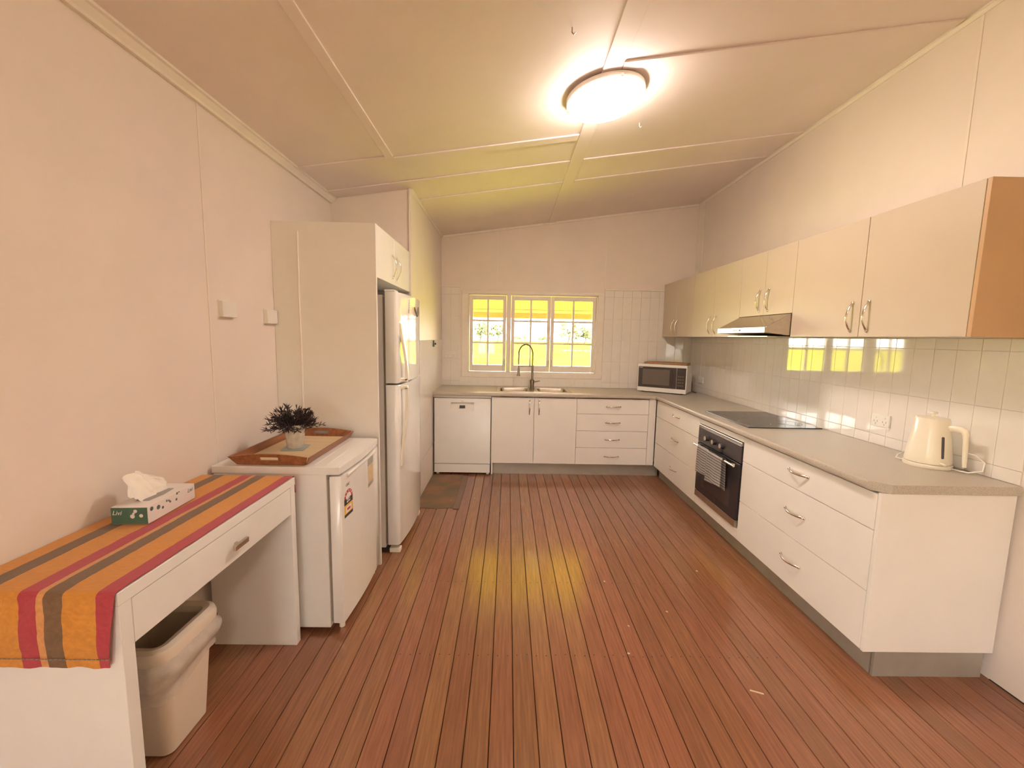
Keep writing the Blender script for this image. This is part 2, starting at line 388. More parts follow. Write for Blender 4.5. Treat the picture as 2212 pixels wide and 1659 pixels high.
# stub wall making the fridge alcove
SX, SY = -.79, 3.45
b = B(); b.hexa([(XL, SY, 0), (XL, SY, cz(XL)), (XL, YB, 0), (XL, YB, cz(XL)), (SX, SY, 0), (SX, SY, cz(SX)), (SX, YB, 0), (SX, YB, cz(SX))])
ws = obj('wall_alcove', b, 'wall'); tag(ws, 'boxed cream wall between the fridge alcove and dishwasher', 'wall', kind='structure')
obj('splashback_panel', B().box(SX, SX+.006, SY+.02, YB-.002, .34, 1.443, .001, 1), 'tile', ws)
obj('skirting_panel', B().box(SX, SX+.003, SY+.02, 4.37, 0, .335), 'trim', ws)
obj('corner_bead', B().hexa([(SX-.012, SY-.012, 0), (SX-.012, SY-.012, cz(SX)-.001), (SX-.012, SY+.012, 0), (SX-.012, SY+.012, cz(SX)-.001), (SX+.004, SY-.012, 0), (SX+.004, SY-.012, cz(SX)-.001), (SX+.004, SY+.012, 0), (SX+.004, SY+.012, cz(SX)-.001)]), 'wall', ws)
# ceiling and its cover strips
b = B(); b.hexa([(XL-.1, YN-.1, cz(XL-.1)), (XL-.1, YN-.1, cz(XL-.1)+.08), (XL-.1, YB+.1, cz(XL-.1)), (XL-.1, YB+.1, cz(XL-.1)+.08), (XR+.1, YN-.1, cz(XR+.1)), (XR+.1, YN-.1, cz(XR+.1)+.08), (XR+.1, YB+.1, cz(XR+.1)), (XR+.1, YB+.1, cz(XR+.1)+.08)])
ce = obj('ceiling', b, 'ceil'); tag(ce, 'sloping cream sheeted ceiling with cover strips', 'ceiling', kind='structure')
def strip(x0, x1, y0, y1, t=.009):
    b = B(); b.hexa([(x, y, cz(x)-d) for x in (x0, x1) for y in (y0, y1) for d in (t, 0)], .002)
    obj('cover_strip', b, 'ceil', ce)
for a in ((-.812, -.762, YN, 2.848), (.440, .535, YN, 4.98), (-.762, .438, 2.868, 2.945), (XL+.05, -.813, 2.835, 2.875), (XL+.05, .438, 3.275, 3.322), (.537, XR-.03, 3.275, 3.322),
          (SX+.02, .438, 3.700, 3.745), (.537, XR-.03, 3.700, 3.745), (.537, XR-.03, 2.165, 2.222), (XL+.05, -.813, 1.2, 1.24), (-.762, .438, .9, .945)): strip(*a)
def cornice(y0, y1, xw, sgn, d, h):
    b = B(); zc = cz(xw)
    pr = [(xw, zc-h), (xw+sgn*d*.35, zc-h), (xw+sgn*d*.45, zc-h*.75), (xw+sgn*d*.8, cz(xw+sgn*d*.8)-h*.35), (xw+sgn*d, cz(xw+sgn*d)-h*.3), (xw+sgn*d, cz(xw+sgn*d)), (xw, zc)]
    b.prism(pr, 'y', y0, y1); return b
t1 = obj('trim_1', cornice(YN, SY-.002, XL, 1, .052, .036), 'trim'); tag(t1, 'thin cream cornice along the left wall', 'cornice', kind='structure')
t2 = obj('trim_2', cornice(YN, YB, XR, -1, .02, .028), 'trim'); tag(t2, 'narrow cream bead where ceiling meets right wall', 'cornice', kind='structure')
t3 = obj('trim_3', cornice(SY, YB, SX, 1, .018, .022), 'trim'); tag(t3, 'narrow cream bead above the alcove wall', 'cornice', kind='structure')
b = B(); b.hexa([(x, y, cz(x)-d) for x in (SX+.02, XR-.02) for y in (YB-.018, YB) for d in (.024, 0)], .003)
t4 = obj('trim_4', b, 'trim'); tag(t4, 'narrow cream bead above the window wall', 'cornice', kind='structure')
sk = obj('baseboard_right', B().box(XR-.004, XR, YN, 1.70, 0, .004), 'subfloor'); tag(sk, 'dark gap line along the right wall foot', 'skirting', kind='structure')

# ---- splashback tiles (each tile its own piece)
TM = {}
def tile(parent, wd, ht, loc, face):
    key = (round(wd, 3), round(ht, 3), face)
    if key not in TM:
        b = B()
        if face == '-x': b.box(-.006, 0, -wd/2+.0005, wd/2-.0005, .0005, ht-.0005, .0014, 2)
        else: b.box(-wd/2+.0005, wd/2-.0005, -.006, 0, .0005, ht-.0005, .0014, 2)
        me = bpy.data.meshes.new('tile'); bmesh.ops.recalc_face_normals(b.bm, faces=b.bm.faces); b.bm.to_mesh(me); b.bm.free(); me.materials.append(M['tile']); TM[key] = me
    inst('tile', TM[key], parent, loc)
rows = [(.900, .960), (.960, 1.213), (1.213, 1.467), (1.467, 1.720), (1.720, 1.974), (1.974, 2.052)]
TP = .1075
y = 2.021-3*TP
while y < YB-.02:
    y1 = min(y+TP, YB-.006)
    for z0, z1 in rows[:4]:
        tile(wr, y1-y, (1.523 if z1 > 1.5 else z1)-z0, (XR, (y+y1)/2, z0), '-x')
    y += TP
x = 1.131
while x < XR-.02:
    x1 = min(x+TP, XR-.006)
    for z0, z1 in rows: tile(wb, x1-x, z1-z0, ((x+x1)/2, YB, z0), '-y')
    x += TP
for x0, x1 in ((-.787, -.680), (-.680, -.5725)):
    for z0, z1 in rows: tile(wb, x1-x0, z1-z0, ((x0+x1)/2, YB, z0), '-y')
x = -.5725
while x < 1.13:
    tile(wb, TP, .105, (x+TP/2, YB, .900), '-y'); x += TP*.9905

# ---- kitchen window: three casements of six panes
w1 = empty('window_1', ((WX0+WX1)/2, YB, WZ0), 'white timber window of three six-pane casements above the sink', 'window', kind='structure')
b = B()
for x0, x1, z0, z1 in ((WX0-.075, WX0, WZ0-.05, WZ1+.02), (WX1, WX1+.075, WZ0-.05, WZ1+.02)): b.box(x0, x1, YB-.012, YB, z0, z1, .003)
b.box(WX0-.075, WX1+.075, YB-.014, YB, WZ1, WZ1+.035, .003)
b.box(WX0-.075, WX1+.075, YB-.014, YB, WZ0-.055, WZ0, .003)
obj('architrave', b, 'trim', w1)
b = B()
b.box(WX0, WX0+.012, YB, YB+.1, WZ0, WZ1); b.box(WX1-.012, WX1, YB, YB+.1, WZ0, WZ1); b.box(WX0, WX1, YB, YB+.1, WZ1-.012, WZ1); b.box(WX0, WX1, YB, YB+.12, WZ0, WZ0+.014)
obj('jamb', b, 'trim', w1)
cas = [(-.460, -.027), (.033, .499), (.503, 1.035)]
for xm in (.003,): obj('mullion', B().box(-.024, .030, YB-.002, YB+.1, WZ0, WZ1, .003), 'trim', w1)
for x0, x1 in cas:
    z0, z1 = WZ0+.0165, WZ1-.0155; st, rt, rb = .040, .052, .075; ya, yb = YB+.012, YB+.048
    b = B(); b.box(x0, x0+st, ya, yb, z0, z1, .003); b.box(x1-st, x1, ya, yb, z0, z1, .003); b.box(x0+st, x1-st, ya, yb, z1-rt, z1, .003); b.box(x0+st, x1-st, ya, yb, z0, z0+rb, .003)
    c = obj('casement', b, 'trim', w1)
    gx0, gx1, gz0, gz1 = x0+st, x1-st, z0+rb, z1-rt; mid = (gx0+gx1)/2; bw = .0115
    obj('glazing_bar', B().box(mid-bw, mid+bw, ya+.004, yb-.004, gz0, gz1, .002), 'trim', c)
    zs = [gz0+(gz1-gz0)*q for q in (.345, .685)]
    for zz in zs: obj('glazing_bar', B().box(gx0, gx1, ya+.005, yb-.005, zz-bw, zz+bw, .002), 'trim', c)
    zz = [gz0]+zs+[gz1]
    for q in range(3):
        for (a0, a1) in ((gx0, mid), (mid, gx1)):
            obj('pane', B().box(a0+.001, a1-.001, YB+.029, YB+.032, zz[q]+.001, zz[q+1]-.001), 'glass', c)
    lx = x1-.018 if x0 < .5 else x0+.018
    obj('latch', B().box(lx-.005, lx+.005, ya-.014, ya, z0+.06, z0+.15, .003), 'steel', c)
# opening behind the camera
w2 = empty('window_2', ((LW0+LW1)/2, YN-.05, LZ0), 'wide window in the wall behind the viewer', 'window', kind='structure')
b = B(); lm = (LW0+LW1)/2
for y0, y1, z0, z1 in ((LW0, LW0+.06, LZ0, LZ1), (LW1-.06, LW1, LZ0, LZ1), (LW0, LW1, LZ0, LZ0+.06), (LW0, LW1, LZ1-.06, LZ1), (lm-.03, lm+.03, LZ0, LZ1)): b.box(y0, y1, YN-.08, YN-.02, z0, z1)
obj('frame', b, 'trim', w2)
for y0, y1 in ((LW0+.06, lm-.03), (lm+.03, LW1-.06)): obj('pane', B().box(y0, y1, YN-.052, YN-.048, LZ0+.06, LZ1-.06), 'glass', w2)

w3 = empty('door_1', (XL-.05, (DY_0+DY_1)/2, DZ_0), 'glazed door in the left wall behind the viewer', 'door', kind='structure')
b = B()
for y0, y1, z0, z1 in ((DY_0, DY_0+.07, DZ_0, DZ_1), (DY_1-.07, DY_1, DZ_0, DZ_1), (DY_0, DY_1, DZ_0, DZ_0+.07), (DY_0, DY_1, DZ_1-.07, DZ_1)): b.box(XL-.08, XL-.03, y0, y1, z0, z1)
obj('frame', b, 'trim', w3)
obj('pane', B().box(XL-.057, XL-.053, DY_0+.07, DY_1-.07, DZ_0+.07, DZ_1-.07), 'glass', w3)

# ================================================================== OUTSIDE
def gz(x, y):
    d = max(0, y-8); return -.55 + .95*min(1, d/110)**1.1 - .012*max(0, y-118) + .25*noise.noise(Vector((x*.02, y*.02, 0)))*min(1, d/20)
b = B(); bm = b.bm; g = []
ys = [-40, -10, 0, 5.3, 8, 12, 18, 26, 36, 50, 70, 90, 110, 130, 150, 200, 300, 420]; xs = [-300, -180, -110, -70, -45, -28, -15, -7, 0, 7, 15, 28, 45, 70, 110, 180, 300]
for yy in ys: g.append([bm.verts.new((xx, yy, gz(xx, yy) if yy > 5 else -.55)) for xx in xs])
for i in range(len(ys)-1):
    for j in range(len(xs)-1): bm.faces.new((g[i][j], g[i][j+1], g[i+1][j+1], g[i+1][j]))
gr = obj('paddock', b, 'grass'); tag(gr, 'sunlit yellow green paddock outside the window', 'grass', kind='structure')
# verandah roof: sloping boards and a beam
ver = empty('verandah_roof', (.3, 5.8, 1.76), 'yellow boarded verandah roof with orange beam outside the window', 'roof')
def sof(y): return 1.884 + (6.30-y)*.18
y = 5.12
while y < 6.40:
    y1 = min(y+.118, 6.42); b = B()
    b.hexa([(x, yy, sof(yy)+d) for x in (-4.5, 5) for yy in (y+.004, y1) for d in (0, .018)])
    obj('roof_board', b, 'ydeck', ver); y += .12
obj('eave_batten', B().box(-4.5, 5, 6.25, 6.29, 1.844, 1.8855), 'ydeck', ver)
obj('beam', B().box(-4.5, 5, 6.25, 6.34, 1.766, 1.843, .004), 'obeam', ver)
# trees on the far side of the paddock
def tree(x, y, h, wd, label, seed, dense=1.0):
    rnd = random.Random(seed); z = gz(x, y)-.1
    t = empty('gum_tree', (x, y, z), label, 'tree', 'trees across the paddock')
    b = B(); b.tube([(x, y, z), (x+.1*wd, y, z+h*.3), (x-.05*wd, y, z+h*.62)], [.045*h, .035*h, .02*h], 7)
    for q in range(5):
        a = rnd.uniform(0, 6.28); b.tube([(x, y, z+h*(.25+.07*q)), (x+math.cos(a)*wd*.35, y+math.sin(a)*wd*.3, z+h*(.5+.07*q))], [.018*h, .008*h], 5)
    obj('trunk', b, 'trunk', t)
    b = B(); bm = b.bm; cl = [(x+rnd.uniform(-.42, .42)*wd, y+rnd.uniform(-.3, .3)*wd, z+h*rnd.uniform(.35, .95), wd*rnd.uniform(.1, .2)) for _ in range(int(26*dense))]
    for cx, cy, c_z, r in cl:
        for _ in range(46):
            d = Vector((rnd.gauss(0, 1), rnd.gauss(0, 1), rnd.gauss(0, .7))); d = d.normalized()*r*rnd.uniform(.3, 1)
            p = Vector((cx, cy, c_z))+d; s = wd*.05*rnd.uniform(.6, 1.3); u = Vector((rnd.gauss(0, 1), rnd.gauss(0, 1), rnd.gauss(0, 1))).normalized(); v = u.orthogonal().normalized()
            bm.faces.new([bm.verts.new(p+u*s), bm.verts.new(p+v*s*.6), bm.verts.new(p-u*s), bm.verts.new(p-v*s*.6)])
    o = obj('foliage', b, 'tree', t); o['kind'] = 'stuff'
for a in ((-6.3, 92, 5.0, 4.2, 'tall loose gum tree in the left casement', 1, 1.2), (-2.5, 95, 4.1, 4.0, 'broad low tree beside the tall gum, left casement', 2, 1.0),
          (3.4, 116, 1.5, 3.6, 'small distant bush left of the tap arc, middle casement', 3, .6), (9.9, 116, 1.5, 4, 'small distant bush right of the tap, middle casement', 4, .6),
          (13.0, 92, 4.8, 4.0, 'tall tree in the right casement, left panes', 5, 1.1), (17.0, 94, 3.8, 4.4, 'leaning spread tree in the right casement, right panes', 6, 1.1)):
    tree(a[0], a[1], a[2], a[3], a[4], a[5], a[6])
for i in range(9):
    x, y = 7.0+i*.62+random.uniform(-.04, .04), 52+random.uniform(-1, 1); b = B(); bmesh.ops.create_icosphere(b.bm, subdivisions=2, radius=.24)
    for v in b.bm.verts: v.co *= 1+.35*noise.noise(v.co*4+Vector((i, 0, 0))); v.co.z *= .55
    b.xf(Matrix.Translation((x, y, gz(x, y)+.06)))
    o = obj('fence_line_shrub', b, 'tree'); tag(o, 'tiny shrub in the row low in the right casement', 'shrub', 'row of shrubs in the paddock')

# ================================================================== BASE CABINETS, WINDOW SIDE
CF = 4.40            # front plane of the doors, window side
KZ = .132
def fronts_back(parent, name, x0, x1, z0, z1, hloc, horiz):
    d = obj(name, B().box(x0+.0016, x1-.0016, CF, CF+.018, z0+.0016, z1-.0016, .0012, 1), 'cab', parent)
    handle(d, (hloc[0], CF, hloc[1]), '-y', horiz); return d
# dishwasher
dw = empty('dishwasher', (-.47, 4.7, 0), 'white freestanding dishwasher under the bench left of the sink cupboard', 'dishwasher')
obj('body', B().box(-.766, -.176, CF+.02, 4.97, .03, .828, .003), 'white', dw)
d = B(); rx0, rx1, rz0, rz1 = -.594, -.352, .702, .790
d.box(-.770, -.172, CF+.017, CF+.02, .125, .833); d.box(-.770, rx0, CF-.012, CF+.017, .125, .833); d.box(rx1, -.172, CF-.012, CF+.017, .125, .833)
d.box(rx0, rx1, CF-.012, CF+.017, .125, rz0); d.box(rx0, rx1, CF-.012, CF+.017, rz1, .833)
d = obj('door', d, 'white', dw)
obj('control_strip', B().box(-.770, -.172, CF-.014, CF-.011, .795, .833, .001), 'white', d)
obj('handle_recess', B().hexa([(x_, y_, z_) for x_ in (rx0, rx1) for y_, z_ in ((CF-.010, rz0), (CF+.013, rz1), (CF+.0165, rz0), (CF+.0165, rz1))]), 'whitep', d)
obj('display', B().box(-.503, -.444, CF-.0115, CF+.006, .728, .757), 'lcd', d)
text('maker_mark', 'beko', .016, (-.473, CF-.0145, .805), (R(90), 0, 0), 'label', d)
obj('kick_plate', B().box(-.772, -.174, CF-.006, CF+.02, .022, .118, .003), 'white', dw)
for xx in (-.74, -.20): obj('foot', B().cyl((xx, CF+.03, 0), (xx, CF+.03, .03), .016), 'whitep', dw)
rl = obj('filler_rail', B().box(-.785, -.168, CF+.004, CF+.02, .838, .859), 'cab'); tag(rl, 'narrow cream rail between benchtop and dishwasher', 'rail')
# sink cupboard
def carcass(x0, x1, y0, y1, z0, z1, t=.016, bottom=True, top=False):
    b = B(); b.box(x0, x0+t, y0, y1, z0, z1); b.box(x1-t, x1, y0, y1, z0, z1); b.box(x0+t, x1-t, y0, y1, z0, z0+t)
    return b
sc = empty('sink_cupboard', (.29, 4.7, 0), 'two-door cream base cupboard under the sink', 'cupboard')
b = B(); b.box(-.163, -.147, CF+.019, 4.97, 0, .858); b.box(.728, .744, CF+.019, 4.97, KZ, .858); b.box(-.147, .728, CF+.019, 4.97, KZ, KZ+.016); b.box(-.147, .728, 4.955, 4.97, KZ+.016, .858)
obj('carcass', b, 'cab', sc)
fronts_back(sc, 'door', -.165, .291, KZ, .852, (.241, .749), False)
fronts_back(sc, 'door', .291, .746, KZ, .852, (.343, .749), False)
obj('kickboard', B().box(-.145, .746, 4.452, 4.466, 0, KZ-.002), 'kick', sc)
# four-drawer unit
dr = empty('drawer_unit', (1.13, 4.7, 0), 'cream base unit of four equal drawers left of the inner corner', 'drawers')
b = B(); b.box(.748, .764, CF+.019, 4.97, KZ, .858); b.box(1.50, 1.516, CF+.019, 4.97, KZ, .858); b.box(.764, 1.50, CF+.019, 4.97, KZ, KZ+.016); b.box(.764, 1.50, 4.955, 4.97, KZ+.016, .858)
obj('carcass', b, 'cab', dr)
zz = [KZ, .318, .502, .686, .852]
for z0, z1 in zip(zz, zz[1:]): fronts_back(dr, 'drawer', .746, 1.516, z0, z1, (1.137, (z0+z1)/2), True)
obj('corner_filler', B().box(1.518, 1.594, CF, CF+.018, KZ, .858, .001, 1), 'cab', dr)
obj('kickboard', B().box(.747, 1.665, 4.452, 4.466, 0, KZ-.002), 'kick', dr)

# ================================================================== BASE CABINETS, RIGHT SIDE
RF = 1.595
def front_r(parent, name, y0, y1, z0, z1, hy=None, hz=None):
    d = obj(name, B().box(RF, RF+.018, y0+.0016, y1-.0016, z0+.0016, z1-.0016, .0012, 1), 'cab', parent)
    if hy: handle(d, (RF, hy, hz), '-x', True)
    return d
Y0, Y1, Y2, Y3 = 1.695, 2.731, 3.380, 4.398
def unit_r(name, y0, y1, label, cat):
    u = empty(name, (1.9, (y0+y1)/2, 0), label, cat)
    b = B(); b.box(RF+.019, 2.17, y0, y0+.016, KZ, .858); b.box(RF+.019, 2.17, y1-.016, y1, KZ, .858); b.box(RF+.019, 2.17, y0+.016, y1-.016, KZ, KZ+.016); b.box(2.155, 2.17, y0+.016, y1-.016, KZ+.016, .858)
    obj('carcass', b, 'cab', u)
    obj('kickboard', B().box(1.667, 1.681, y0+.02 if y0 < 2 else y0, min(y1, 4.45), 0, KZ-.002), 'kick', u); return u
nd = unit_r('drawer_unit', Y0+.018, Y1, 'wide three-drawer cream base unit nearest the viewer, below the kettle', 'drawers')
for z0, z1, hz in ((KZ, .408, .279), (.408, .687, .556), (.687, .852, .783)): front_r(nd, 'drawer', Y0+.018, Y1, z0, z1, 2.197, hz)
obj('end_panel', B().box(RF, XR-.012, Y0, Y0+.016, KZ, .858, .001, 1), 'cab', nd)
obj('kickboard', B().box(1.667, XR-.03, Y0+.018, Y0+.03, 0, KZ-.002), 'kick', nd)
fd = unit_r('drawer_unit', Y2, Y3, 'three-drawer cream base unit between the oven and the inner corner', 'drawers')
for z0, z1, hz in ((KZ, .395, .266), (.395, .680, .548), (.680, .852, .775)): front_r(fd, 'drawer', Y2, Y3-.02, z0, z1, 3.862, hz)
oc = unit_r('oven_housing', Y1, Y2, 'cream base unit holding the built-in oven', 'cupboard')
front_r(oc, 'top_filler', Y1, Y2, .812, .852); front_r(oc, 'bottom_filler', Y1, Y2, KZ, .204)
# oven
ov = empty('oven', (1.86, 3.055, .205), 'black built-in electric oven below the cooktop', 'oven')
OY0, OY1 = 2.738, 3.374
obj('body', B().box(RF+.02, 2.14, OY0+.02, OY1-.02, .215, .80), 'steel', ov)
obj('trim_strip', B().box(RF-.008, RF+.018, OY0, OY1, .786, .808, .002), 'steel', ov)
cp = obj('control_panel', B().box(RF-.008, RF+.018, OY0, OY1, .665, .786, .002), 'ovenp', ov)
for yy in (3.216, 3.100, 2.984):
    kb = obj('knob', B().lathe([(.021, 0), (.021, .006), (.0185, .022)], (RF-.008, yy, .723), 24, (-1, 0, 0)), 'ovenp', ov, True)
    obj('knob_cap', B().lathe([(.0175, 0), (.0175, .002)], (RF-.0302, yy, .723), 24, (-1, 0, 0)), 'steel', kb)
od = obj('door', B().box(RF-.010, RF+.018, OY0, OY1, .262, .660, .003), 'blackg', ov)
obj('inner_window', B().box(RF-.0112, RF-.0100, OY0+.10, OY1-.10, .315, .585), 'ovenp', od)
b = B(); b.cyl((RF-.052, OY0+.005, .648), (RF-.052, OY1-.03, .648), .0085)
for yy in (OY0+.045, OY1-.075): b.box(RF-.052, RF-.009, yy-.01, yy+.01, .642, .654, .002)
obj('handle', b, 'chrome', od, True)
obj('bottom_trim', B().box(RF-.010, RF+.018, OY0+.02, OY1, .207, .258, .002), 'steel', ov)
# tea towel over the oven handle
def towel():
    b = B(); bm = b.bm
    def sheet(y0, y1, zf, zb, xo, ph):
        N = 18; cols = []
        for i in range(N+1):
            t = i/N; yy = y0+(y1-y0)*t; wv = .005*math.sin(t*9+ph); hang = zf+.012*math.sin(t*3.4+ph)
            pts = []
            for s in range(9): z = hang+(.648-hang)*s/8; pts.append((RF-.052-.0125-xo+wv*(1-s/8)-.004*(1-s/8), yy, z))
            for a in (30, 60, 90, 120, 150): pts.append((RF-.052-.0125*math.cos(R(a))-xo*math.cos(R(a)), yy, .648+(.0125+xo)*math.sin(R(a))))
            for s in range(7): z = .648+(zb-.648)*s/6; pts.append((RF-.052+.0125+.006*s/6+wv*.5*s/6, yy-.012*s/6*(0 if t < .5 else 1), z))
            cols.append([bm.verts.new(p) for p in pts])
        for a, c in zip(cols, cols[1:]):
            for k in range(len(a)-1): bm.faces.new((a[k], c[k], c[k+1], a[k+1]))
    sheet(3.060, 3.262, .447, .46, .0, .4)
    sheet(2.868, 3.085, .440, .425, .0045, 1.3)
    bmesh.ops.solidify(bm, geom=list(bm.faces), thickness=.0022)
    return b
tw = obj('tea_towel', towel(), 'towel', smooth=True); tag(tw, 'white tea towel with dark checks hanging on the oven handle', 'towel')

# benchtop: L shape with a sink cut-out
bt = B(); bm = bt.bm
SKX0, SKX1, SKY0, SKY1 = -.118, .700, 4.455, 4.915
BZ0, BZ1, BF = .861, .900, 4.372
BR = 1.568
xs = [-.783, SKX0+.015, SKX1-.015, BR, 1.628, XR-.0075]; ys = [1.685, 1.745, BF, SKY0+.015, SKY1-.015, YB-.0075]
def cell(i, j):
    if ys[j] >= BF-1e-6: return not (i == 1 and j == 3)
    return i >= 3
vg = {}
def V(i, j, z):
    if (i, j, z) not in vg: vg[(i, j, z)] = bm.verts.new((xs[i], ys[j], z))
    return vg[(i, j, z)]
for i in range(5):
    for j in range(5):
        if not cell(i, j): continue
        if i == 3 and j == 0:   # clipped corner
            for z in (BZ0, BZ1): bm.faces.new([V(4, 0, z), V(4, 1, z), V(3, 1, z)])
            bm.faces.new([V(4, 0, BZ0), V(3, 1, BZ0), V(3, 1, BZ1), V(4, 0, BZ1)])
            continue
        for z in (BZ0, BZ1): bm.faces.new([V(i, j, z), V(i+1, j, z), V(i+1, j+1, z), V(i, j+1, z)])
        for di, dj, a, c in ((-1, 0, (0, 0), (0, 1)), (1, 0, (1, 0), (1, 1)), (0, -1, (0, 0), (1, 0)), (0, 1, (0, 1), (1, 1))):
            ni, nj = i+di, j+dj
            if 0 <= ni < 5 and 0 <= nj < 5 and cell(ni, nj): continue
            bm.faces.new([V(i+a[0], j+a[1], BZ0), V(i+c[0], j+c[1], BZ0), V(i+c[0], j+c[1], BZ1), V(i+a[0], j+a[1], BZ1)])
bmesh.ops.recalc_face_normals(bm, faces=bm.faces)
es = [e for e in bm.edges if len(e.link_faces) == 2 and e.calc_face_angle(0) > .5 and abs(e.verts[0].co.z-e.verts[1].co.z) < 1e-6
      and (abs(e.verts[0].co.y-BF) < 1e-4 and abs(e.verts[1].co.y-BF) < 1e-4 or abs(e.verts[0].co.x-BR) < 1e-4 and abs(e.verts[1].co.x-BR) < 1e-4)]
bmesh.ops.bevel(bm, geom=es, offset=.011, segments=3, affect='EDGES', profile=.5)
bench = obj('benchtop', bt, 'bench', smooth=True); tag(bench, 'speckled beige laminate L-shaped benchtop', 'benchtop')

# sink
sk = empty('kitchen_sink', (.29, 4.69, .9), 'stainless steel double bowl sink set in the benchtop below the window', 'sink')
def bowl(x0, x1, y0, y1):
    b = B(); rings = []
    for o_, z in ((0, .904), (.006, .899), (.010, .88), (.014, .78), (.03, .765)): rings.append(b.rrect(x0+o_, x1-o_, y0+o_, y1-o_, .045-o_*.4, z))
    b.loft(rings, False, True); b.cyl(((x0+x1)/2, (y0+y1)/2, .766), ((x0+x1)/2, (y0+y1)/2, .769), .04); return b
bx = [(SKX0+.035, .235), (.335, SKX1-.035)]
for x0, x1 in bx: obj('bowl', bowl(x0, x1, SKY0+.035, SKY1-.085), 'steel', sk, True)
b = B(); zt, zb_ = .9045, .9005
cuts = [SKX0, bx[0][0], bx[0][1], bx[1][0], bx[1][1], SKX1]
b.box(SKX0, SKX1, SKY0, SKY0+.037, zb_, zt, .0015); b.box(SKX0, SKX1, SKY1-.087, SKY1, zb_, zt, .0015)
for x0, x1 in ((SKX0, bx[0][0]+.002), (bx[0][1]-.002, bx[1][0]+.002), (bx[1][1]-.002, SKX1)): b.box(x0, x1, SKY0+.035, SKY1-.085, zb_, zt, .0015)
obj('rim', b, 'steel', sk)
# spring mixer tap
tp = empty('mixer_tap', (.281, 4.735, .904), 'tall chrome spring mixer tap with hanging spray head at the sink', 'tap')
TX, TY = .281, 4.735
obj('base', B().lathe([(.030, 0), (.030, .006), (.022, .012), (.022, .06), (.026, .066), (.026, .10), (.018, .108)], (TX, TY, .904), 24), 'tap', tp, True)
obj('lever', B().tube([(TX+.02, TY, .985), (TX+.05, TY-.01, .99), (TX+.085, TY-.02, 1.0)], [.007, .006, .005], 10), 'tap', tp, True)
obj('column', B().cyl((TX, TY, 1.01), (TX, TY, 1.175), .013), 'tap', tp, True)
hp = [(TX, TY, 1.17), (TX, TY, 1.24)]
for k in range(17):
    a = math.pi*k/16; hp.append((TX-.079+.079*math.cos(a), TY-.03*k/16, 1.300+.108*math.sin(a)))
hp += [(TX-.158, TY-.03, 1.24), (TX-.158, TY-.03, 1.165)]
b = B(); hv = [Vector(p) for p in hp]; pts = []
for a, c in zip(hv, hv[1:]):
    for q in range(6): pts.append(a.lerp(c, q/6))
b.tube(pts, [.0105 if i % 2 else .0085 for i in range(len(pts))], 10)
obj('spring_hose', b, 'tap', tp, True)
obj('spray_head', B().lathe([(.010, .12), (.012, .10), (.015, .085), (.015, .03), (.019, .02), (.021, 0)], (TX-.158, TY-.03, 1.052), 20), 'tap', tp, True)
obj('docking_arm', B().tube([(TX, TY, 1.165), (TX-.07, TY-.014, 1.163), (TX-.15, TY-.028, 1.158)], .0052, 8), 'tap', tp, True)

# cooktop
ck = empty('cooktop', (1.915, 3.11, .9), 'flat black glass ceramic cooktop on the bench above the oven', 'cooktop')
obj('glass_top', B().box(1.655, 2.165, 2.795, 3.435, .9005, .9065, .0015), 'blackg', ck)
for px, py, r in ((1.79, 2.96, .105), (1.79, 3.27, .085), (2.04, 2.96, .085), (2.04, 3.27, .105)):
    obj('hotplate_ring', B().loft([[Vector((px+rr*math.cos(t*math.pi/24), py+rr*math.sin(t*math.pi/24), .9068)) for t in range(48)] for rr in (r, r-.003)], False, False), 'label', ck)

# microwave, turned towards the room
A = Vector((1.483, 4.733, 0)); C = Vector((1.918, 4.440, 0)); ang = math.atan2(C.y-A.y, C.x-A.x); W = (C-A).length
mxf = Matrix.Translation((A.x, A.y, .9)) @ Matrix.Rotation(ang, 4, 'Z')
mw = empty('microwave_oven', mxf @ Vector((W/2, .2, 0)), 'white microwave with dark door in the bench corner', 'microwave')
D = .30
obj('casing', B().box(0, W, .012, D, .012, .315, .004).xf(mxf), 'white', mw)
md = obj('front_frame', B().box(0, W, 0, .012, .010, .318, .003).xf(mxf), 'white', mw)
dd = obj('door', B().box(.008, W*.80, -.004, 0, .058, .288, .002).xf(mxf), 'micro', mw)
obj('door_window', B().box(.055, W*.665, -.0055, -.004, .088, .262).xf(mxf), 'microw', dd)
b = B(); b.prism([(W*.69, .09), (W*.712, .085), (W*.745, .175), (W*.712, .262), (W*.69, .262)], 'y', -.012, -.004, .002); obj('door_handle', b.xf(mxf), 'micro', dd)
text('maker_mark', 'SHARP', .013, mxf @ Vector((.035, -.0052, .276)), (R(90), 0, ang), 'boxw', dd)
pn = obj('control_panel', B().box(W*.805, W-.008, -.004, 0, .058, .288, .002).xf(mxf), 'micro', mw)
obj('display', B().box(W*.83, W-.02, -.005, -.004, .243, .268).xf(mxf), 'lcd', pn)
for r_ in range(4):
    for q in range(3): obj('button', B().box(W*.83+q*.022, W*.83+q*.022+.016, -.005, -.004, .09+r_*.033, .104+r_*.033).xf(mxf), 'microw', pn)
for u, v in ((.05, .04), (W-.05, .04), (.05, D-.04), (W-.05, D-.04)): obj('foot', B().cyl((u, v, .0005), (u, v, .013), .014, n=12).xf(mxf), 'dark', mw)
obj('power_cord', B().tube([mxf @ Vector(p) for p in ((W-.02, D+.002, .2), (W+.0, D+.012, .12), (W+.005, D+.01, .02), (W+.03, D-.01, .006), (W+.06, D-.04, .006))], .004, 8), 'dark', mw, True)
cb = obj('chopping_board', B().box(.055, W-.015, .03, .25, .3185, .339, .004).xf(mxf), 'board'); tag(cb, 'brown wooden chopping board lying on the microwave', 'board')

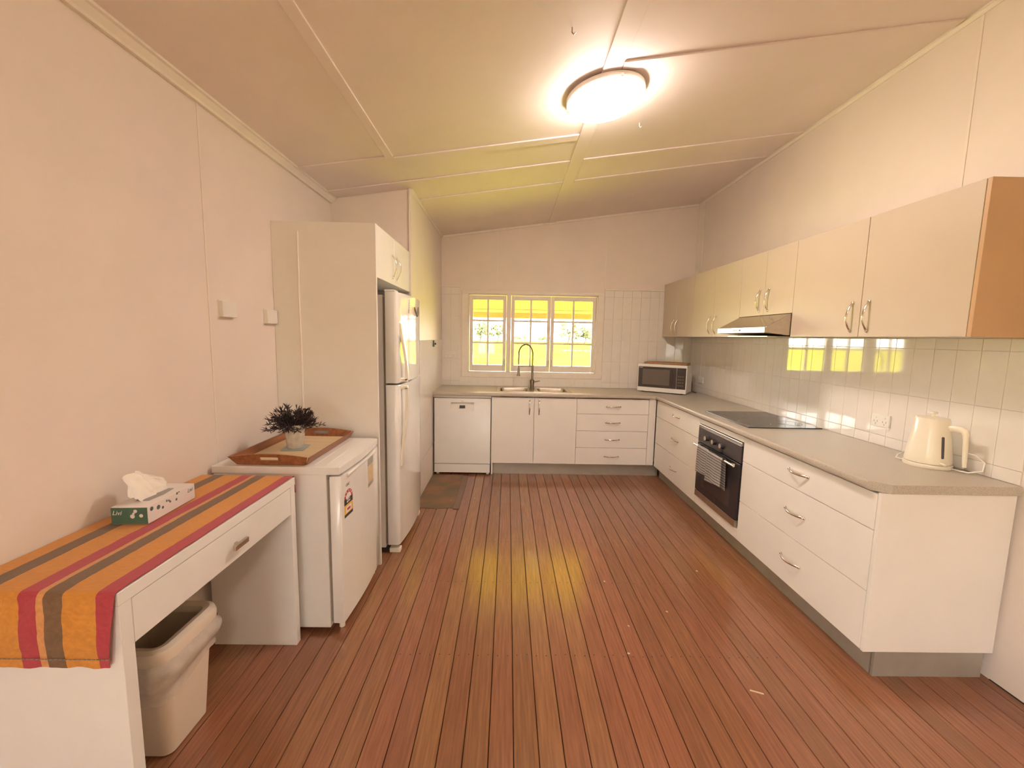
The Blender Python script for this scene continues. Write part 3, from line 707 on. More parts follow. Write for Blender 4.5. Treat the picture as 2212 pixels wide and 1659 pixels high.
# ================================================================== WALL CUPBOARDS AND HOOD
UF, UZ0, UZ1 = 1.83, 1.524, 2.130
def upper(y0, y1, split, z0, label, near=False):
    u = empty('wall_cupboard', (2.01, (y0+y1)/2, z0), label, 'cupboard', 'cupboards above the bench')
    b = B(); zb = z0+.002
    b.box(UF+.019, XR-.001, y0+.001, y0+.017, zb, UZ1); b.box(UF+.019, XR-.001, y1-.017, y1-.001, zb, UZ1); b.box(UF+.019, XR-.001, y0+.017, y1-.017, zb, zb+.016); b.box(UF+.019, XR-.001, y0+.017, y1-.017, UZ1-.016, UZ1); b.box(XR-.008, XR-.001, y0+.017, y1-.017, zb+.016, UZ1-.016)
    obj('carcass', b, 'cab', u)
    for a, c, hy in ((y0, split, split-.052), (split, y1, split+.052)):
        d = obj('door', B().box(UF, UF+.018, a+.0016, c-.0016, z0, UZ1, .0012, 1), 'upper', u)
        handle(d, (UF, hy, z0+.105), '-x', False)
    return u
u1 = upper(1.668, 2.720, 2.190, UZ0, 'largest wall cupboard nearest the viewer, right of the range hood')
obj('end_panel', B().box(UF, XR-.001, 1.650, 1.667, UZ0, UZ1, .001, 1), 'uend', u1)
upper(2.720, 3.343, 3.032, 1.678, 'short two-door wall cupboard directly above the range hood')
upper(3.343, 4.193, 3.768, UZ0, 'two-door wall cupboard just left of the range hood')
upper(4.193, 4.992, 4.610, UZ0, 'two-door wall cupboard in the corner beside the window wall')
hd = empty('range_hood', (1.93, 3.03, 1.53), 'slim stainless steel range hood under the short wall cupboard', 'range hood')
HY0, HY1 = 2.724, 3.340
b = B(); b.prism([(1.670, 1.548), (1.670, 1.586), (UF, 1.675), (XR-.01, 1.675), (XR-.01, 1.527), (UF+.0, 1.535)], 'y', HY0, HY1, .002, 1)
obj('canopy', b, 'steel', hd)
cpn = obj('front_lip', B().box(1.664, 1.671, HY0+.001, HY1-.001, 1.547, 1.587, .003), 'steel', hd)
for q in range(4): obj('button', B().box(1.6615, 1.664, 3.10-.018*q, 3.108-.018*q, 1.562, 1.572), 'whitep', cpn)
obj('button', B().box(1.6615, 1.664, 3.01, 3.03, 1.562, 1.572), 'dark', cpn)
obj('filter', B().box(1.72, 2.10, HY0+.06, HY1-.06, 1.5225, 1.5275), 'steel', hd)

# ================================================================== KETTLE
KX, KY = 2.072, 1.985
kt = empty('electric_kettle', (KX, KY, .9), 'cream electric kettle with long handle at the near end of the bench', 'kettle')
obj('power_base', B().lathe([(.088, 0), (.090, .004), (.090, .016), (.086, .02)], (KX, KY, .9005), 40), 'cream', kt, True)
obj('body', B().lathe([(.086, .0225), (.087, .03), (.0835, .07), (.072, .16), (.065, .225), (.063, .232)], (KX, KY, .9), 40), 'cream', kt, True)
ld = obj('lid', B().lathe([(.062, .232), (.060, .238), (.03, .243), (.004, .244)], (KX, KY, .9), 32), 'cream', kt, True)
b = B(); b.cyl((KX, KY, 1.142), (KX, KY, 1.160), .007); b.box(KX-.012, KX+.012, KY-.012, KY+.022, 1.158, 1.168, .003); obj('lid_knob', b, 'cream', ld)
b = B(); b.hexa([(KX-.016, KY+.05, 1.075), (KX-.022, KY+.05, 1.138), (KX-.004, KY+.082, 1.118), (KX-.006, KY+.094, 1.138), (KX+.016, KY+.05, 1.075), (KX+.022, KY+.05, 1.138), (KX+.004, KY+.082, 1.118), (KX+.006, KY+.094, 1.138)], .003); obj('spout', b, 'cream', kt)
hdv = Vector((.30, -.954, 0)); hp = lambda d, z: Vector((KX, KY, 0))+hdv*d+Vector((0, 0, z))
b = B(); rings = []
sdv = Vector((hdv.y, -hdv.x, 0))
for d, z, hw, th in ((.045, 1.098, .012, .017), (.080, 1.101, .012, .016), (.108, 1.100, .012, .015), (.121, 1.094, .012, .014), (.127, 1.078, .0115, .012), (.129, 1.05, .011, .010), (.132, 1.0, .011, .0095), (.134, .96, .0105, .009), (.136, .93, .009, .007)):
    rings.append((d, z, hw, th))
rr = []
for i, (d, z, hw, th) in enumerate(rings):
    a = rings[max(i-1, 0)]; c = rings[min(i+1, len(rings)-1)]; t = (hdv*(c[0]-a[0])+Vector((0, 0, c[1]-a[1]))).normalized(); nn = t.cross(sdv).normalized()
    rr.append([hp(d, z)+sdv*hw*math.cos(q*math.pi/6)+nn*th*math.sin(q*math.pi/6) for q in range(12)])
b.loft(rr); obj('handle', b, 'cream', kt, True)
gd = Vector((-.18, -.984, 0)).normalized(); gs = Vector((-gd.y, gd.x, 0)); b = B()
b.tube([Vector((KX, KY, z))+gd*(.0862-(z-.93)*.118+.0005) for z in (.955, .958, .99, 1.03, 1.056, 1.058)], [.002, .0055, .0058, .0058, .0055, .002], 10); obj('water_gauge', b, 'dark', kt, True)
sd = Vector((-.25, -.97, 0)).normalized()
obj('switch', B().tube([Vector((KX, KY, .935))+sd*.08, Vector((KX, KY, .933))+sd*.115], [.006, .005], 8), 'cream', kt, True)
obj('cord', B().tube([(KX-.05, KY+.075, .908), (KX-.055, KY+.105, .908), (KX-.02, KY+.135, .915), (KX+.045, KY+.13, .95), (KX+.088, KY+.10, .985)], .0035, 8), 'whitep', kt, True)
obj('cord', B().tube([(KX+.03, KY-.08, .908), (KX+.05, KY-.14, .908), (KX+.082, KY-.17, .925), (KX+.098, KY-.16, .96), (KX+.098, KY-.12, .985), (KX+.09, KY-.07, .99)], .0035, 8), 'whitep', kt, True)

# ================================================================== POWER POINTS AND PLATES
def outlet(loc, face, wd, ht, label, gangs=2):
    rz = {'-y': 0, '-x': -90, '+x': 90}[face]; m = Matrix.Translation(loc) @ Matrix.Rotation(R(rz), 4, 'Z')
    o = empty('power_point', loc, label, 'power point')
    obj('plate', B().box(-wd/2, wd/2, -.010, 0, -ht/2, ht/2, .003).xf(m), 'whitep', o)
    for g_ in range(gangs):
        cx = (g_-(gangs-1)/2)*wd*.48
        b = B(); b.box(cx-.012, cx-.009, -.011, -.0095, -.012, -.002); b.box(cx+.009, cx+.012, -.011, -.0095, -.012, -.002); b.box(cx-.0015, cx+.0015, -.011, -.0095, -.026, -.016); obj('socket_slot', b.xf(m), 'label', o)
        obj('switch', B().box(cx-.005, cx+.005, -.013, -.0095, .010, .022, .001).xf(m), 'whitep', o)
    return o
outlet((XR-.0065, 2.378, 1.047), '-x', .118, .074, 'white double power point on the tiles left of the kettle')
outlet((XR-.0065, 4.672, 1.048), '-x', .118, .074, 'white double power point on the tiles beside the microwave')
outlet((-.677, YB-.0065, 1.268), '-y', .135, .078, 'white double power point on the wall left of the window')
for yy, zc, hw, label in ((2.140, 1.600, .054, 'square white blank wall plate nearer the viewer'), (2.520, 1.580, .052, 'square white blank wall plate against the tall panel')):
    o = empty('wall_plate', (XL, yy, zc), label, 'wall plate', 'blank plates on the left wall')
    obj('cover', B().box(XL, XL+.024, yy-hw, yy+hw, zc-.040, zc+.040, .003), 'whitep', o)
    obj('back_box', B().box(XL, XL+.006, yy-hw-.003, yy+hw+.003, zc-.043, zc+.043), 'whitep', o)
o = empty('light_switch', (SX+.007, 4.42, 1.405), 'small dark switch on the alcove wall by the dishwasher', 'switch')
obj('plate', B().box(SX+.0065, SX+.02, 4.39, 4.45, 1.372, 1.438, .003), mat('switch_green_grey', (.10, .11, .08), .5), o)
obj('toggle', B().box(SX+.02, SX+.036, 4.41, 4.425, 1.392, 1.412, .002), 'dark', o)
for q, (px, py) in enumerate(((.244, 1.897), (.811, 2.823))):
    o = obj('ceiling_hook', B().tube([(px, py, cz(px)-.001), (px, py, cz(px)-.02), (px+.008, py, cz(px)-.028), (px+.014, py, cz(px)-.02)], .003, 8), 'trim' if q else 'steel', smooth=True)
    tag(o, ('small dull metal hook in the ceiling left of the light', 'small white hook in the ceiling right of the light')[q], 'hook')

# ================================================================== CEILING LIGHT
for LX, LY, lbl in ((.500, 2.420, 'round lit oyster ceiling light'), (.500, -1.7, 'added oyster fill light, unseen behind the viewer')):  # second light is added out of view to brighten the near room
  lz = cz(LX)-.010; nrm = Vector((.141, 0, -1)).normalized()
  lt = empty('ceiling_light', (LX, LY, lz), lbl, 'ceiling light', 'oyster ceiling lights')
  obj('base_ring', B().lathe([(.198, 0), (.209, .003), (.210, .022), (.206, .026), (.203, .026), (.203, .016)], (LX, LY, lz), 48, nrm), 'trim', lt, True)
  obj('diffuser', B().lathe([(.2025, .018), (.2025, .030), (.197, .044), (.175, .064), (.13, .083), (.07, .095), (.015, .099)], (LX, LY, lz), 48, nrm), 'lamp', lt, True)
  for a in (20, 140, 260):
      q = Vector((0, 0, 1)).rotation_difference(nrm); p = Vector((LX, LY, lz)) + q @ Vector((.206*math.cos(R(a)), .206*math.sin(R(a)), .022))
      obj('clip', B().box(p.x-.008, p.x+.008, p.y-.008, p.y+.008, p.z-.012, p.z+.006, .002), 'chrome', lt)

# ================================================================== FRIDGE ALCOVE
en = empty('fridge_enclosure', (-1.1, 3.0, 0), 'tall cream side panel with small two-door cupboard over the fridge', 'cupboard')
PX, PY = -.800, 2.580
obj('side_panel', B().box(XL+.001, PX, PY, PY+.018, 0, 2.145, .001, 1), 'cab', en)
b = B(); b.box(XL+.002, PX-.02, PY+.018, 3.437, 1.835, 1.851); b.box(XL+.002, PX-.02, PY+.018, 3.437, 2.129, 2.145); b.box(XL+.002, XL+.01, PY+.018, 3.437, 1.851, 2.129); b.box(XL+.01, PX-.02, 3.421, 3.437, 1.851, 2.129)
obj('carcass', b, 'cab', en)
for y0, y1, hy in ((PY+.018, 2.995, 2.938), (2.995, 3.437, 3.046)):
    d = obj('door', B().box(PX-.018, PX, y0+.0015, y1-.0015, 1.833, 2.145, .0012, 1), 'cab', en); handle(d, (PX, hy, 1.950), '+x', False)
obj('end_filler', B().box(PX-.016, PX, 3.4375, SY-.0125, 1.833, 2.145), 'cab', en)
obj('cable_cover', B().tube([(-1.262, PY-.002, 2.09), (-1.264, PY-.003, 1.7), (-1.262, PY-.002, 1.4), (-1.264, PY-.003, 1.1), (-1.264, PY-.003, .88)], .0055, 8), 'trim', en, True)
# fridge
fr = empty('refrigerator', (-1.1, 3.08, 0), 'tall white two-door refrigerator in the alcove', 'refrigerator')
FY0, FY1 = 2.725, 3.425
obj('cabinet', B().box(-1.385, -.812, FY0+.012, FY1-.004, .035, 1.742, .004), 'white', fr)
obj('gasket', B().box(-.813, -.795, FY0+.022, FY1-.014, .06, 1.73), 'gasket', fr)
def fdoor(z0, z1):
    pl = [(-.795, FY0), (-.735, FY0), (-.722, FY0+.004), (-.714, FY0+.018)]
    for k in range(1, 12): t = k/12; pl.append((-.714+.020*math.sin(math.pi*t), FY0+.018+(FY1-FY0-.036)*t))
    pl += [(-.714, FY1-.018), (-.722, FY1-.004), (-.735, FY1), (-.795, FY1)]
    return B().prism(pl, 'z', z0, z1, .004, 2)
d1 = obj('freezer_door', fdoor(1.172, 1.762), 'gloss', fr, True); d2 = obj('fridge_door', fdoor(.060, 1.160), 'gloss', fr, True)
def fhandle(keys):
    b = B(); rg = []
    for z, x, hw, th, yy in keys: rg.append([Vector((x+th, yy-hw, z)), Vector((x+th+.004, yy, z)), Vector((x+th, yy+hw, z)), Vector((x-th, yy+hw, z)), Vector((x-th, yy-hw, z))])
    b.loft(rg); return b
hy = FY0+.062
obj('handle', fhandle([(1.565, -.712, .022, .006, hy), (1.50, -.704, .020, .008, hy), (1.42, -.690, .017, .008, hy), (1.34, -.678, .015, .008, hy), (1.26, -.671, .014, .008, hy), (1.205, -.670, .014, .009, hy), (1.190, -.672, .014, .010, hy)]), 'cream', d1, True)
obj('handle_foot', B().box(-.716, -.664, hy-.014, hy+.014, 1.178, 1.202, .003), 'cream', d1)
obj('handle', fhandle([(1.140, -.672, .014, .010, hy), (1.125, -.670, .014, .009, hy), (1.06, -.670, .014, .008, hy), (.97, -.674, .014, .008, hy), (.88, -.682, .015, .008, hy), (.80, -.694, .017, .008, hy), (.70, -.704, .018, .007, hy), (.60, -.710, .016, .005, hy)]), 'cream', d2, True)
obj('handle_foot', B().box(-.716, -.664, hy-.014, hy+.014, 1.128, 1.152, .003), 'cream', d2)
obj('hinge_cover', B().box(-.80, -.73, FY0+.006, FY0+.09, 1.762, 1.776, .004), 'whitep', fr)
for yy in (FY0+.04, FY1-.06): obj('foot', B().box(-.79, -.715, yy-.03, yy+.02, 0, .034, .006), 'cream', fr)
obj('plinth', B().box(-1.30, -.80, FY0+.03, FY1-.03, .004, .035), 'dark', fr)
mg = empty('fridge_magnet', (-.697, 2.96, 1.66), 'pale carved leaf shaped magnet on the freezer door', 'magnet')
b = B(); b.prism([(2.955, 1.640), (2.972, 1.648), (2.985, 1.665), (2.980, 1.70), (2.968, 1.735), (2.957, 1.70), (2.948, 1.665)], 'x', -.6975, -.690, .001, 1); obj('plate', b, 'boxw', mg)
for q in range(4): obj('rib', B().box(-.690, -.6885, 2.957, 2.977, 1.660+.016*q, 1.664+.016*q), 'label', mg)
mg = obj('fridge_magnet', B().tube([(-.687, 3.10, 1.690), (-.686, 3.12, 1.670), (-.685, 3.15, 1.645), (-.685, 3.19, 1.628), (-.686, 3.22, 1.65), (-.686, 3.225, 1.70)], [.004, .008, .004, .005, .009, .004], 8, .5), 'gasket', smooth=True); tag(mg, 'dark twig shaped magnet near the freezer door far edge', 'magnet')

# ================================================================== BAR FRIDGE
bf = empty('bar_fridge', (-1.1, 2.25, 0), 'small white under-bench bar fridge between desk and tall panel', 'refrigerator')
BY0, BY1 = 1.955, 2.535
obj('cabinet', B().box(-1.400, -.862, BY0, BY1, .025, .815, .003), 'white', bf)
obj('gasket', B().box(-.862, -.848, BY0+.012, BY1-.012, .05, .79), 'gasket', bf)
tpn = B(); pl = [(-1.405, BY0-.004), (-.835, BY0-.004), (-.802, BY0)]
for k in range(9): t = k/8; pl.append((-.797+.016*math.sin(math.pi*t), BY0+(BY1-BY0)*t))
pl += [(-.835, BY1+.003), (-1.405, BY1+.003)]
tpn.prism(pl, 'z', .816, .852, .002, 1); tpo = obj('top', tpn, 'white', bf)
for xx in (-.93, -.875): obj('top_groove', B().box(xx-.002, xx+.002, BY0+.03, BY1-.02, .8515, .8535), 'whitep' if xx < -.9 else 'white', tpo)
pl = [(-.848, BY0), (-.800, BY0), (-.795, BY0+.008)]
for k in range(9): t = k/8; pl.append((-.795+.012*math.sin(math.pi*t), BY0+.008+(BY1-BY0-.016)*t))
pl += [(-.800, BY1), (-.848, BY1)]
bd = obj('door', B().prism(pl, 'z', .048, .806, .002, 1), 'white', bf, True)
obj('door_handle', B().box(-.80, -.782, BY0+.07, BY1-.07, .782, .800, .005), 'whitep', bd)
for yy in (BY0+.05, BY1-.05): obj('foot', B().cyl((-.825, yy, 0), (-.825, yy, .048), .014, n=14), 'cream', bf)
for yy in (BY0+.05, BY1-.05): obj('foot', B().cyl((-1.34, yy, 0), (-1.34, yy, .026), .014, n=14), 'cream', bf)
def bx_(y): return -.795+.012*math.sin(math.pi*min(1, max(0, (y-BY0-.008)/(BY1-BY0-.016))))
def sticker(name, y0, y1, z0, z1, m, par, lift=.0005):
    return obj(name, B().hexa([(bx_(y)+d, y, z) for y in (y0, y1) for z in (z0, z1) for d in (-.001, lift)]), m, par)
ec, er = 2.038, .047
sl = sticker('energy_label', ec-er, ec+er, .594, .642, 'yellow', bd)
sticker('label_band', ec-er, ec+er, .642, .672, 'black', sl, .0007); sticker('label_foot', ec-er, ec+er, .580, .595, 'black', sl, .0007)
sticker('label_box', ec-er*.68, ec+er*.68, .600, .632, 'boxw', sl, .0008); sticker('label_figure', ec-.018, ec+.018, .610, .622, 'red', sl, .001)
text('label_text', 'ENERGY\nRATING', .014, (bx_(ec)+.0012, ec, .662), (R(90), 0, R(90)), 'boxw', sl)
b = B(); N = 10; r0, r1 = .030, er
rgs = [[Vector((bx_(ec-r_*math.cos(math.pi*k/N))+.0006, ec-r_*math.cos(math.pi*k/N), .672+r_*.92*math.sin(math.pi*k/N))) for r_ in (r1, r0)] for k in range(N+1)]
b.loft(rgs, False, False, False); obj('label_arc', b, 'red', sl)
obj('label_dial', B().loft([[Vector((bx_(ec-r_*math.cos(math.pi*k/N))+.0005, ec-r_*math.cos(math.pi*k/N), .672+r_*.92*math.sin(math.pi*k/N))) for r_ in (r0, .001)] for k in range(N+1)], False, False, False), 'boxw', sl)
for k in range(1, 6):
    a = math.pi*k/6; yy, zz_ = ec-.0385*math.cos(a), .672+.0355*math.sin(a); obj('label_star', B().lathe([(.005, 0), (.005, .0004)], (bx_(yy)+.0007, yy, zz_), 8, (1, 0, 0)), 'boxw', sl)
text('maker_mark', 'CHiQ', .020, (bx_(ec)+.0008, ec-.006, .742), (R(90), 0, R(90)), 'label', bd)
s2 = sticker('feature_sticker', 2.315, 2.420, .640, .742, 'trayb', bd); sticker('sticker_band', 2.315, 2.420, .742, .800, 'label', s2, .0007); sticker('sticker_band', 2.315, 2.420, .618, .640, 'label', s2, .0007)

# ================================================================== TRAY, COASTER, POT PLANT
ty = empty('serving_tray', (-1.15, 2.25, .8535), 'wooden serving tray with cut-out handles on the bar fridge', 'tray')
TZ = .8535; tx0, tx1, ty0, ty1 = -1.300, -.975, 1.985, 2.520; fl_, hh = .028, .058
obj('tray_base', B().box(tx0, tx1, ty0, ty1, TZ+.004, TZ+.011), 'trayb', ty)
def tside(sx):
    xb = tx1 if sx > 0 else tx0; xt = xb+sx*fl_
    b = B(); b.hexa([(xb-.0, ty0, TZ), (xt-sx*.002, ty0-.022, TZ+hh*.72), (xb-.0, ty1, TZ), (xt-sx*.002, ty1+.018, TZ+hh*.72), (xb+sx*.009, ty0, TZ), (xt+sx*.007, ty0-.022, TZ+hh*.72), (xb+sx*.009, ty1, TZ), (xt+sx*.007, ty1+.018, TZ+hh*.72)], .0015); return b
for sx in (-1, 1): obj('side', tside(sx), 'tray', ty)
def tend(sy):
    """flared end board with a slotted grip, arched top edge"""
    b = B(); bm = b.bm; yb = ty0 if sy < 0 else ty1; fly = .022 if sy < 0 else .018; N = 24; cxm = (tx0+tx1)/2; hw = .045
    cols = []
    for i in range(N+1):
        t = i/N; xb = tx0+(tx1-tx0)*t; xt = (tx0-fl_)+(tx1-tx0+2*fl_)*t; ztop = hh*(.72+.28*math.sin(math.pi*t)); cols.append((xb, xt, ztop))
    lev = [0, .42, .72, 1.0]; g_ = []
    for d in (0, .009):
        lay = []
        for xb, xt, zt_ in cols:
            lay.append([bm.verts.new((xb+(xt-xb)*(q*zt_/hh), yb+sy*(fly*q*zt_/hh+d), TZ+q*zt_)) for q in lev])
        g_.append(lay)
    hole = lambda i: abs((cols[i][1]+cols[i+1][1])/2-cxm) < hw
    for i in range(N):
        for k in range(3):
            if k == 1 and hole(i): continue
            for lay in g_: bm.faces.new((lay[i][k], lay[i+1][k], lay[i+1][k+1], lay[i][k+1]))
    be = [e for e in bm.edges if len(e.link_faces) == 1]
    bm.verts.ensure_lookup_table(); mp = {}
    for i in range(N+1):
        for k in range(4): mp[g_[0][i][k]] = g_[1][i][k]
    for e in be:
        a, c = e.verts
        if a in mp and c in mp: bm.faces.new((a, c, mp[c], mp[a]))
    return b
for sy in (-1, 1): obj('end', tend(sy), 'tray', ty)
PZ = TZ+.0112; pcx, pcy = -1.148, 2.240
co = obj('coaster', B().box(-.058, .058, -.058, .058, 0, .006, .002).xf(Matrix.Translation((pcx, pcy, PZ)) @ Matrix.Rotation(R(8), 4, 'Z')), 'coaster'); tag(co, 'square pale green glass coaster under the plant pot', 'coaster')
pz = PZ+.0062
pp = empty('potted_plant', (pcx, pcy, pz), 'dark leafy plant in a pale conical pot on the tray', 'plant')
obj('pot', B().lathe([(.0400, 0), (.0425, .006), (.0500, .098), (.0535, .100), (.0550, .128), (.0515, .128), (.050, .105), (.046, .104)], (pcx, pcy, pz), 36), 'pot', pp, True)
obj('soil', B().lathe([(.0495, .106), (.03, .112), (.004, .115)], (pcx, pcy, pz), 24), 'soil', pp, True)
b = B(); bm = b.bm; rnd = random.Random(11); stems = B()
for s in range(76):
    a = rnd.uniform(0, 6.283); el = rnd.uniform(.22, 1.45); L = rnd.uniform(.08, .135)*(1.0 if el < .7 else .92)
    d = Vector((math.cos(a)*math.cos(el), math.sin(a)*math.cos(el), math.sin(el))); p0 = Vector((pcx+math.cos(a)*.02, pcy+math.sin(a)*.02, pz+.112))
    pts = [p0+d*L*t+Vector((0, 0, -.035*t*t*(1-el/1.6))) for t in (0, .35, .7, 1)]; stems.tube(pts, [.0018, .0016, .0013, .0008], 5)
    for q in range(16):
        t = rnd.uniform(.15, 1); i = min(2, int(t*3)); c = pts[i].lerp(pts[i+1], t*3-i)
        ld_ = (d*rnd.uniform(.5, 1.1)+Vector((rnd.gauss(0, .55), rnd.gauss(0, .55), rnd.gauss(.1, .5)))).normalized(); ln = rnd.uniform(.022, .042); sd_ = ld_.cross(Vector((rnd.gauss(0, 1), rnd.gauss(0, 1), rnd.gauss(0, 1)))).normalized()*rnd.uniform(.0022, .0036); up_ = ld_.cross(sd_).normalized()*.002
        v = [bm.verts.new(c), bm.verts.new(c+ld_*ln*.45+sd_+up_), bm.verts.new(c+ld_*ln-up_*2), bm.verts.new(c+ld_*ln*.45-sd_+up_)]; bm.faces.new((v[0], v[1], v[2])); bm.faces.new((v[0], v[2], v[3]))
fo = obj('foliage', b, 'leaf', pp); fo['kind'] = 'stuff'
obj('stem', stems, 'leaf', pp)

# ================================================================== DESK
DX, DY0, DY1, DZ = -.985, 1.010, 1.902, .820
dk = empty('desk', (-1.2, 1.45, 0), 'narrow white desk with one drawer against the left wall', 'desk')
obj('top', B().box(XL+.004, DX, DY0, DY1, DZ-.036, DZ, .0015, 1), 'white', dk)
obj('side_panel', B().box(XL+.02, DX-.002, DY0+.001, DY0+.038, 0, DZ-.0365, .001, 1), 'white', dk)
obj('side_panel', B().box(-1.378, DX-.002, DY1-.038, DY1-.001, 0, DZ-.0365, .001, 1), 'white', dk)
dwr = obj('drawer', B().box(DX-.020, DX-.003, DY0+.040, DY1-.040, .655, DZ-.039, .001, 1), 'white', dk)
obj('drawer_box', B().box(-1.37, DX-.021, DY0+.06, DY1-.06, .668, DZ-.05), 'cabin', dk)
b = B(); b.box(DX-.003, DX+.016, 1.462, 1.474, .712, .724, .002); b.box(DX+.014, DX+.026, 1.430, 1.506, .708, .728, .002); obj('knob', b, 'steel', dwr)
obj('back_panel', B().box(-1.395, -1.383, DY0+.04, DY1-.04, .35, .66), 'cabin', dk)

# runner over the desk
def runner():
    b = B(); bm = b.bm; path = []   # (y, z) from near hem up, along the top, down behind the far end
    yN, yF, zt_ = DY0-.010, DY1+.010, DZ+.005
    for k in range(10): path.append((yN-.004*math.sin(k*.5), .624+(zt_-.013-.624)*k/9))
    for a in (20, 45, 70, 90): path.append((yN+.013*(1-math.cos(R(a))), zt_-.013+.013*math.sin(R(a))))
    N = 26
    for k in range(1, N): path.append((yN+.013+(yF-yN-.026)*k/N, zt_))
    for a in (0, 30, 60, 90): path.append((yF-.013+.013*math.sin(R(a)), zt_-.013*(1-math.cos(R(a)))))
    for k in range(1, 7): path.append((yF+.001*k, zt_-.013-.012*k))
    xs_ = [-1.412+(-.987+1.412)*i/30 for i in range(31)]; g_ = []
    for j, (yy, zz_) in enumerate(path):
        row = []
        for i, xx in enumerate(xs_):
            n_ = noise.noise(Vector((xx*14, yy*9, zz_*9))); dz = dy = 0.0
            if j < 10: dy = -abs(.007*n_)-.003; dz = (.008*noise.noise(Vector((xx*22, 3, 1))) if j == 0 else 0); xo = -.022*(1-j/9)*(i/30)
            else: xo = -.004*(yy-DY0)*(i/30)
            if j >= 14 and zz_ > DZ: dz = max(0, .0025*n_)+.0006
            row.append(bm.verts.new((xx+xo+.0015*noise.noise(Vector((yy*8, zz_*20, i//30))), yy+dy, zz_+dz)))
        g_.append(row)
    for a, c in zip(g_, g_[1:]):
        for i in range(30): bm.faces.new((a[i], a[i+1], c[i+1], c[i]))
    bmesh.ops.recalc_face_normals(bm, faces=bm.faces)
    bmesh.ops.solidify(bm, geom=list(bm.faces), thickness=.0022); return b
rn = empty('table_runner', (-1.2, 1.45, DZ), 'striped yellow pink and brown woven runner draped over the desk', 'runner')
obj('cloth', runner(), 'runner', rn, True)
b = B()
for k in range(34): xx = -1.40+k*.0118; b.box(xx, xx+.0085, DY0-.0215, DY0-.0195, .6515, .6535)
obj('hem_stitching', b, 'gasket', rn)

# tissue box
bz = DZ+.0095; TB = Matrix.Translation((-1.279, 1.378, bz)) @ Matrix.Rotation(R(3.5), 4, 'Z'); tw_, tl, th_ = .118, .235, .060
tb = empty('tissue_box', TB @ Vector((0, tl/2, 0)), 'white and green box of tissues on the runner', 'tissue box')
b = B(); bm = b.bm
b.box(-tw_/2, tw_/2, 0, tl, 0, th_, .0012, 1); bxo = obj('carton', b.xf(TB), 'boxw', tb)
obj('end_print', B().box(-tw_/2+.001, tw_/2-.001, -.0008, .0004, .0015, th_-.0015).xf(TB), 'boxg', bxo)
for u, z, r in ((.020, .046, .006), (.038, .030, .0062), (.010, .028, .0075), (.014, .038, .004)): obj('printed_dot', B().lathe([(r, 0), (r, .0003)], (u, -.0008, z), 14, (0, -1, 0)).xf(TB), 'boxw', bxo)
text('maker_mark', 'Livi', .022, TB @ Vector((-.040, -.0012, .040)), (R(90), 0, R(3.5)), 'boxw', bxo, .0003, .3)
for v, z, r in ((.018, .047, .0075), (.048, .040, .0080), (.068, .031, .0050), (.098, .044, .0040), (.088, .047, .0042), (.104, .038, .0045), (.135, .034, .0050), (.14, .055, .005), (.15, .057, .003)):
    obj('printed_dot', B().lathe([(r, 0), (r, .0003)], (tw_/2, v, z), 14, (1, 0, 0)).xf(TB), 'boxd', bxo)
text('maker_mark', 'Livi', .020, TB @ Vector((tw_/2+.0006, tl-.028, .042)), (R(90), 0, R(93.5)), 'boxd', bxo, .0003, .3)
obj('opening', B().prism([(-.022, .055), (.022, .055), (.030, .117), (.022, .180), (-.022, .180), (-.030, .117)], 'z', th_, th_+.0006).xf(TB), 'label', tb)
def tissue():
    b = B(); bm = b.bm; g_ = []; NU, NV = 26, 16
    for i in range(NU+1):
        row = []; u = i/NU
        for j in range(NV+1):
            v = j/NV; yy = .050+.130*u+.040*(v)*(u-.6); ridge = math.sin(math.pi*u)**.6
            f = math.sin(u*15+1.3)*.5+math.sin(u*27+v*4)*.3
            zz_ = th_-.004+v*(.052+.046*math.sin(math.pi*(u*.8+.22)))*(.4+.6*ridge)
            xx = f*.018*(.3+v)-.014*v-.046*v*v*math.sin(u*3.0+.3)
            row.append(bm.verts.new((xx+.004*noise.noise(Vector((u*9, v*7, 2))), yy+.006*noise.noise(Vector((u*6, v*9, 8))), zz_+.006*noise.noise(Vector((u*8, v*5, 5))))))
        g_.append(row)
    for a, c in zip(g_, g_[1:]):
        for k in range(NV): bm.faces.new((a[k], a[k+1], c[k+1], c[k]))
    return b
obj('tissue', tissue().xf(TB), 'tissue', tb, True)

# waste bin
bn = empty('waste_bin', (-1.26, 1.42, 0), 'beige plastic bin with clear liner under the desk', 'bin')
def ring(o_, z, t, r=.045):
    b_ = B(); x0 = -1.372-.022*t-o_; x1 = -1.158+.022*t+o_; y0 = 1.322-.034*t-o_; y1 = 1.517+.042*t+o_
    rr_ = b_.rrect(x0, x1, y0, y1, r+max(o_, -.02), z, 7); b_.bm.free(); return rr_
b = B(); b.loft([ring(-.006, .001, 0, .03), ring(0, .006, 0, .03), ring(0, .40, 1), ring(-.004, .40, 1), ring(-.004, .012, 0, .03)], True, True); obj('body', b, 'bin', bn, True)
b = B(); b.loft([ring(.004, .372, 1), ring(.016, .374, 1), ring(.018, .405, 1), ring(.012, .422, 1), ring(-.004, .430, 1), ring(-.024, .424, 1), ring(-.028, .400, 1)], False, False); obj('rim', b, 'bin', bn, True)
b = B(); rg = []
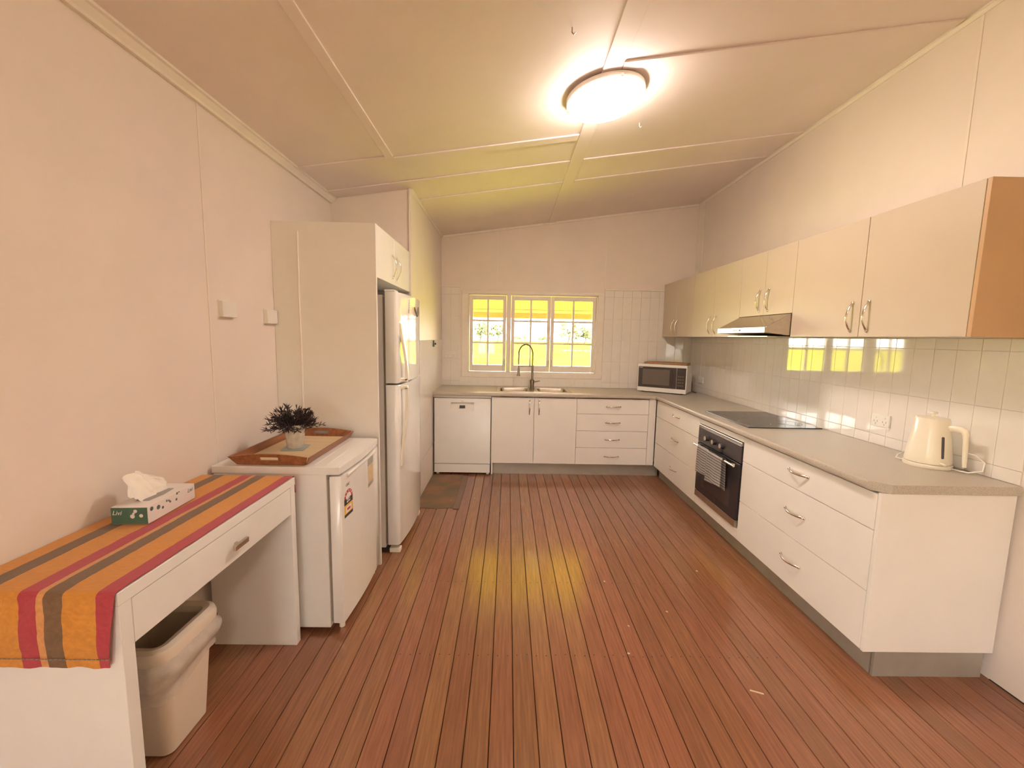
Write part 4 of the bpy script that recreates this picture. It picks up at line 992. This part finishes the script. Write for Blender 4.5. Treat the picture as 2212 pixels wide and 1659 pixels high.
for k in range(12):
    t = k/11; z = .384-.125*t; base = ring(.018+.016*math.sin(math.pi*min(1, t*1.4)), z, .95-.2*t); rr_ = []
    for i, p in enumerate(base):
        n_ = noise.noise(Vector((p.x*22, p.y*22, z*30))); c_ = Vector((-1.265, 1.42, z)); d = (p-c_).normalized(); rr_.append(p+d*.011*n_+Vector((0, 0, (.022*noise.noise(Vector((p.x*13, p.y*13, 4)))-.03*(1.42-p.y)/.15)*t)))
    rg.append(rr_)
b.loft(rg, False, False); obj('liner', b, 'liner', bn, True)

# ================================================================== FLOOR PATCH AND LITTER
pt = B(); pts = [(-.785, 3.50), (-.60, 3.475), (-.52, 3.49), (-.455, 3.50), (-.455, 4.37), (-.785, 4.37)]
pt.prism(pts, 'z', .0005, .0035); pt = obj('floor_patch', pt, 'patch'); tag(pt, 'worn patch of old brown floor covering before the dishwasher', 'floor patch')
fs = obj('wood_strip', B().box(-.452, -.400, 3.475, 4.33, .0005, .010, .002), wood('grey_brown_strip', (.19, .115, .08), (.25, .155, .105), .5, 'Y')); tag(fs, 'loose brown timber strip edging the floor patch', 'strip')
ms = obj('matchstick', B().box(-.026, .026, -.002, .002, .0005, .0045).xf(Matrix.Translation((1.088, 1.618, 0)) @ Matrix.Rotation(R(-22), 4, 'Z')), 'trayb'); tag(ms, 'pale matchstick lying on the floor boards', 'matchstick')
rnd = random.Random(5)
for px, py, lb in ((.62, 2.42, 'pale crumb on the floor farthest from the viewer, left of the oven'), (.655, 2.02, 'tiny pale crumb midway down the open floor'), (.90, 2.14, 'tiny pale crumb on the floor before the near drawers'),
                   (.60, 1.83, 'pale crumb on the open floor nearest the viewer'), (1.25, 2.55, 'tiny pale crumb on the floor just before the oven'), (-.49, 3.65, 'tiny pale crumb lying on the worn floor patch'), (-.28, 3.72, 'tiny pale crumb beside the loose timber strip')):
    z_ = .0037 if px < -.46 else .0005
    o = obj('crumb', B().box(-.006, .006, -.003, .003, z_, z_+.005, .001, 1).xf(Matrix.Translation((px, py, 0)) @ Matrix.Rotation(rnd.uniform(0, 3), 4, 'Z')), 'trayb'); tag(o, lb, 'crumb', 'crumbs on the floor')
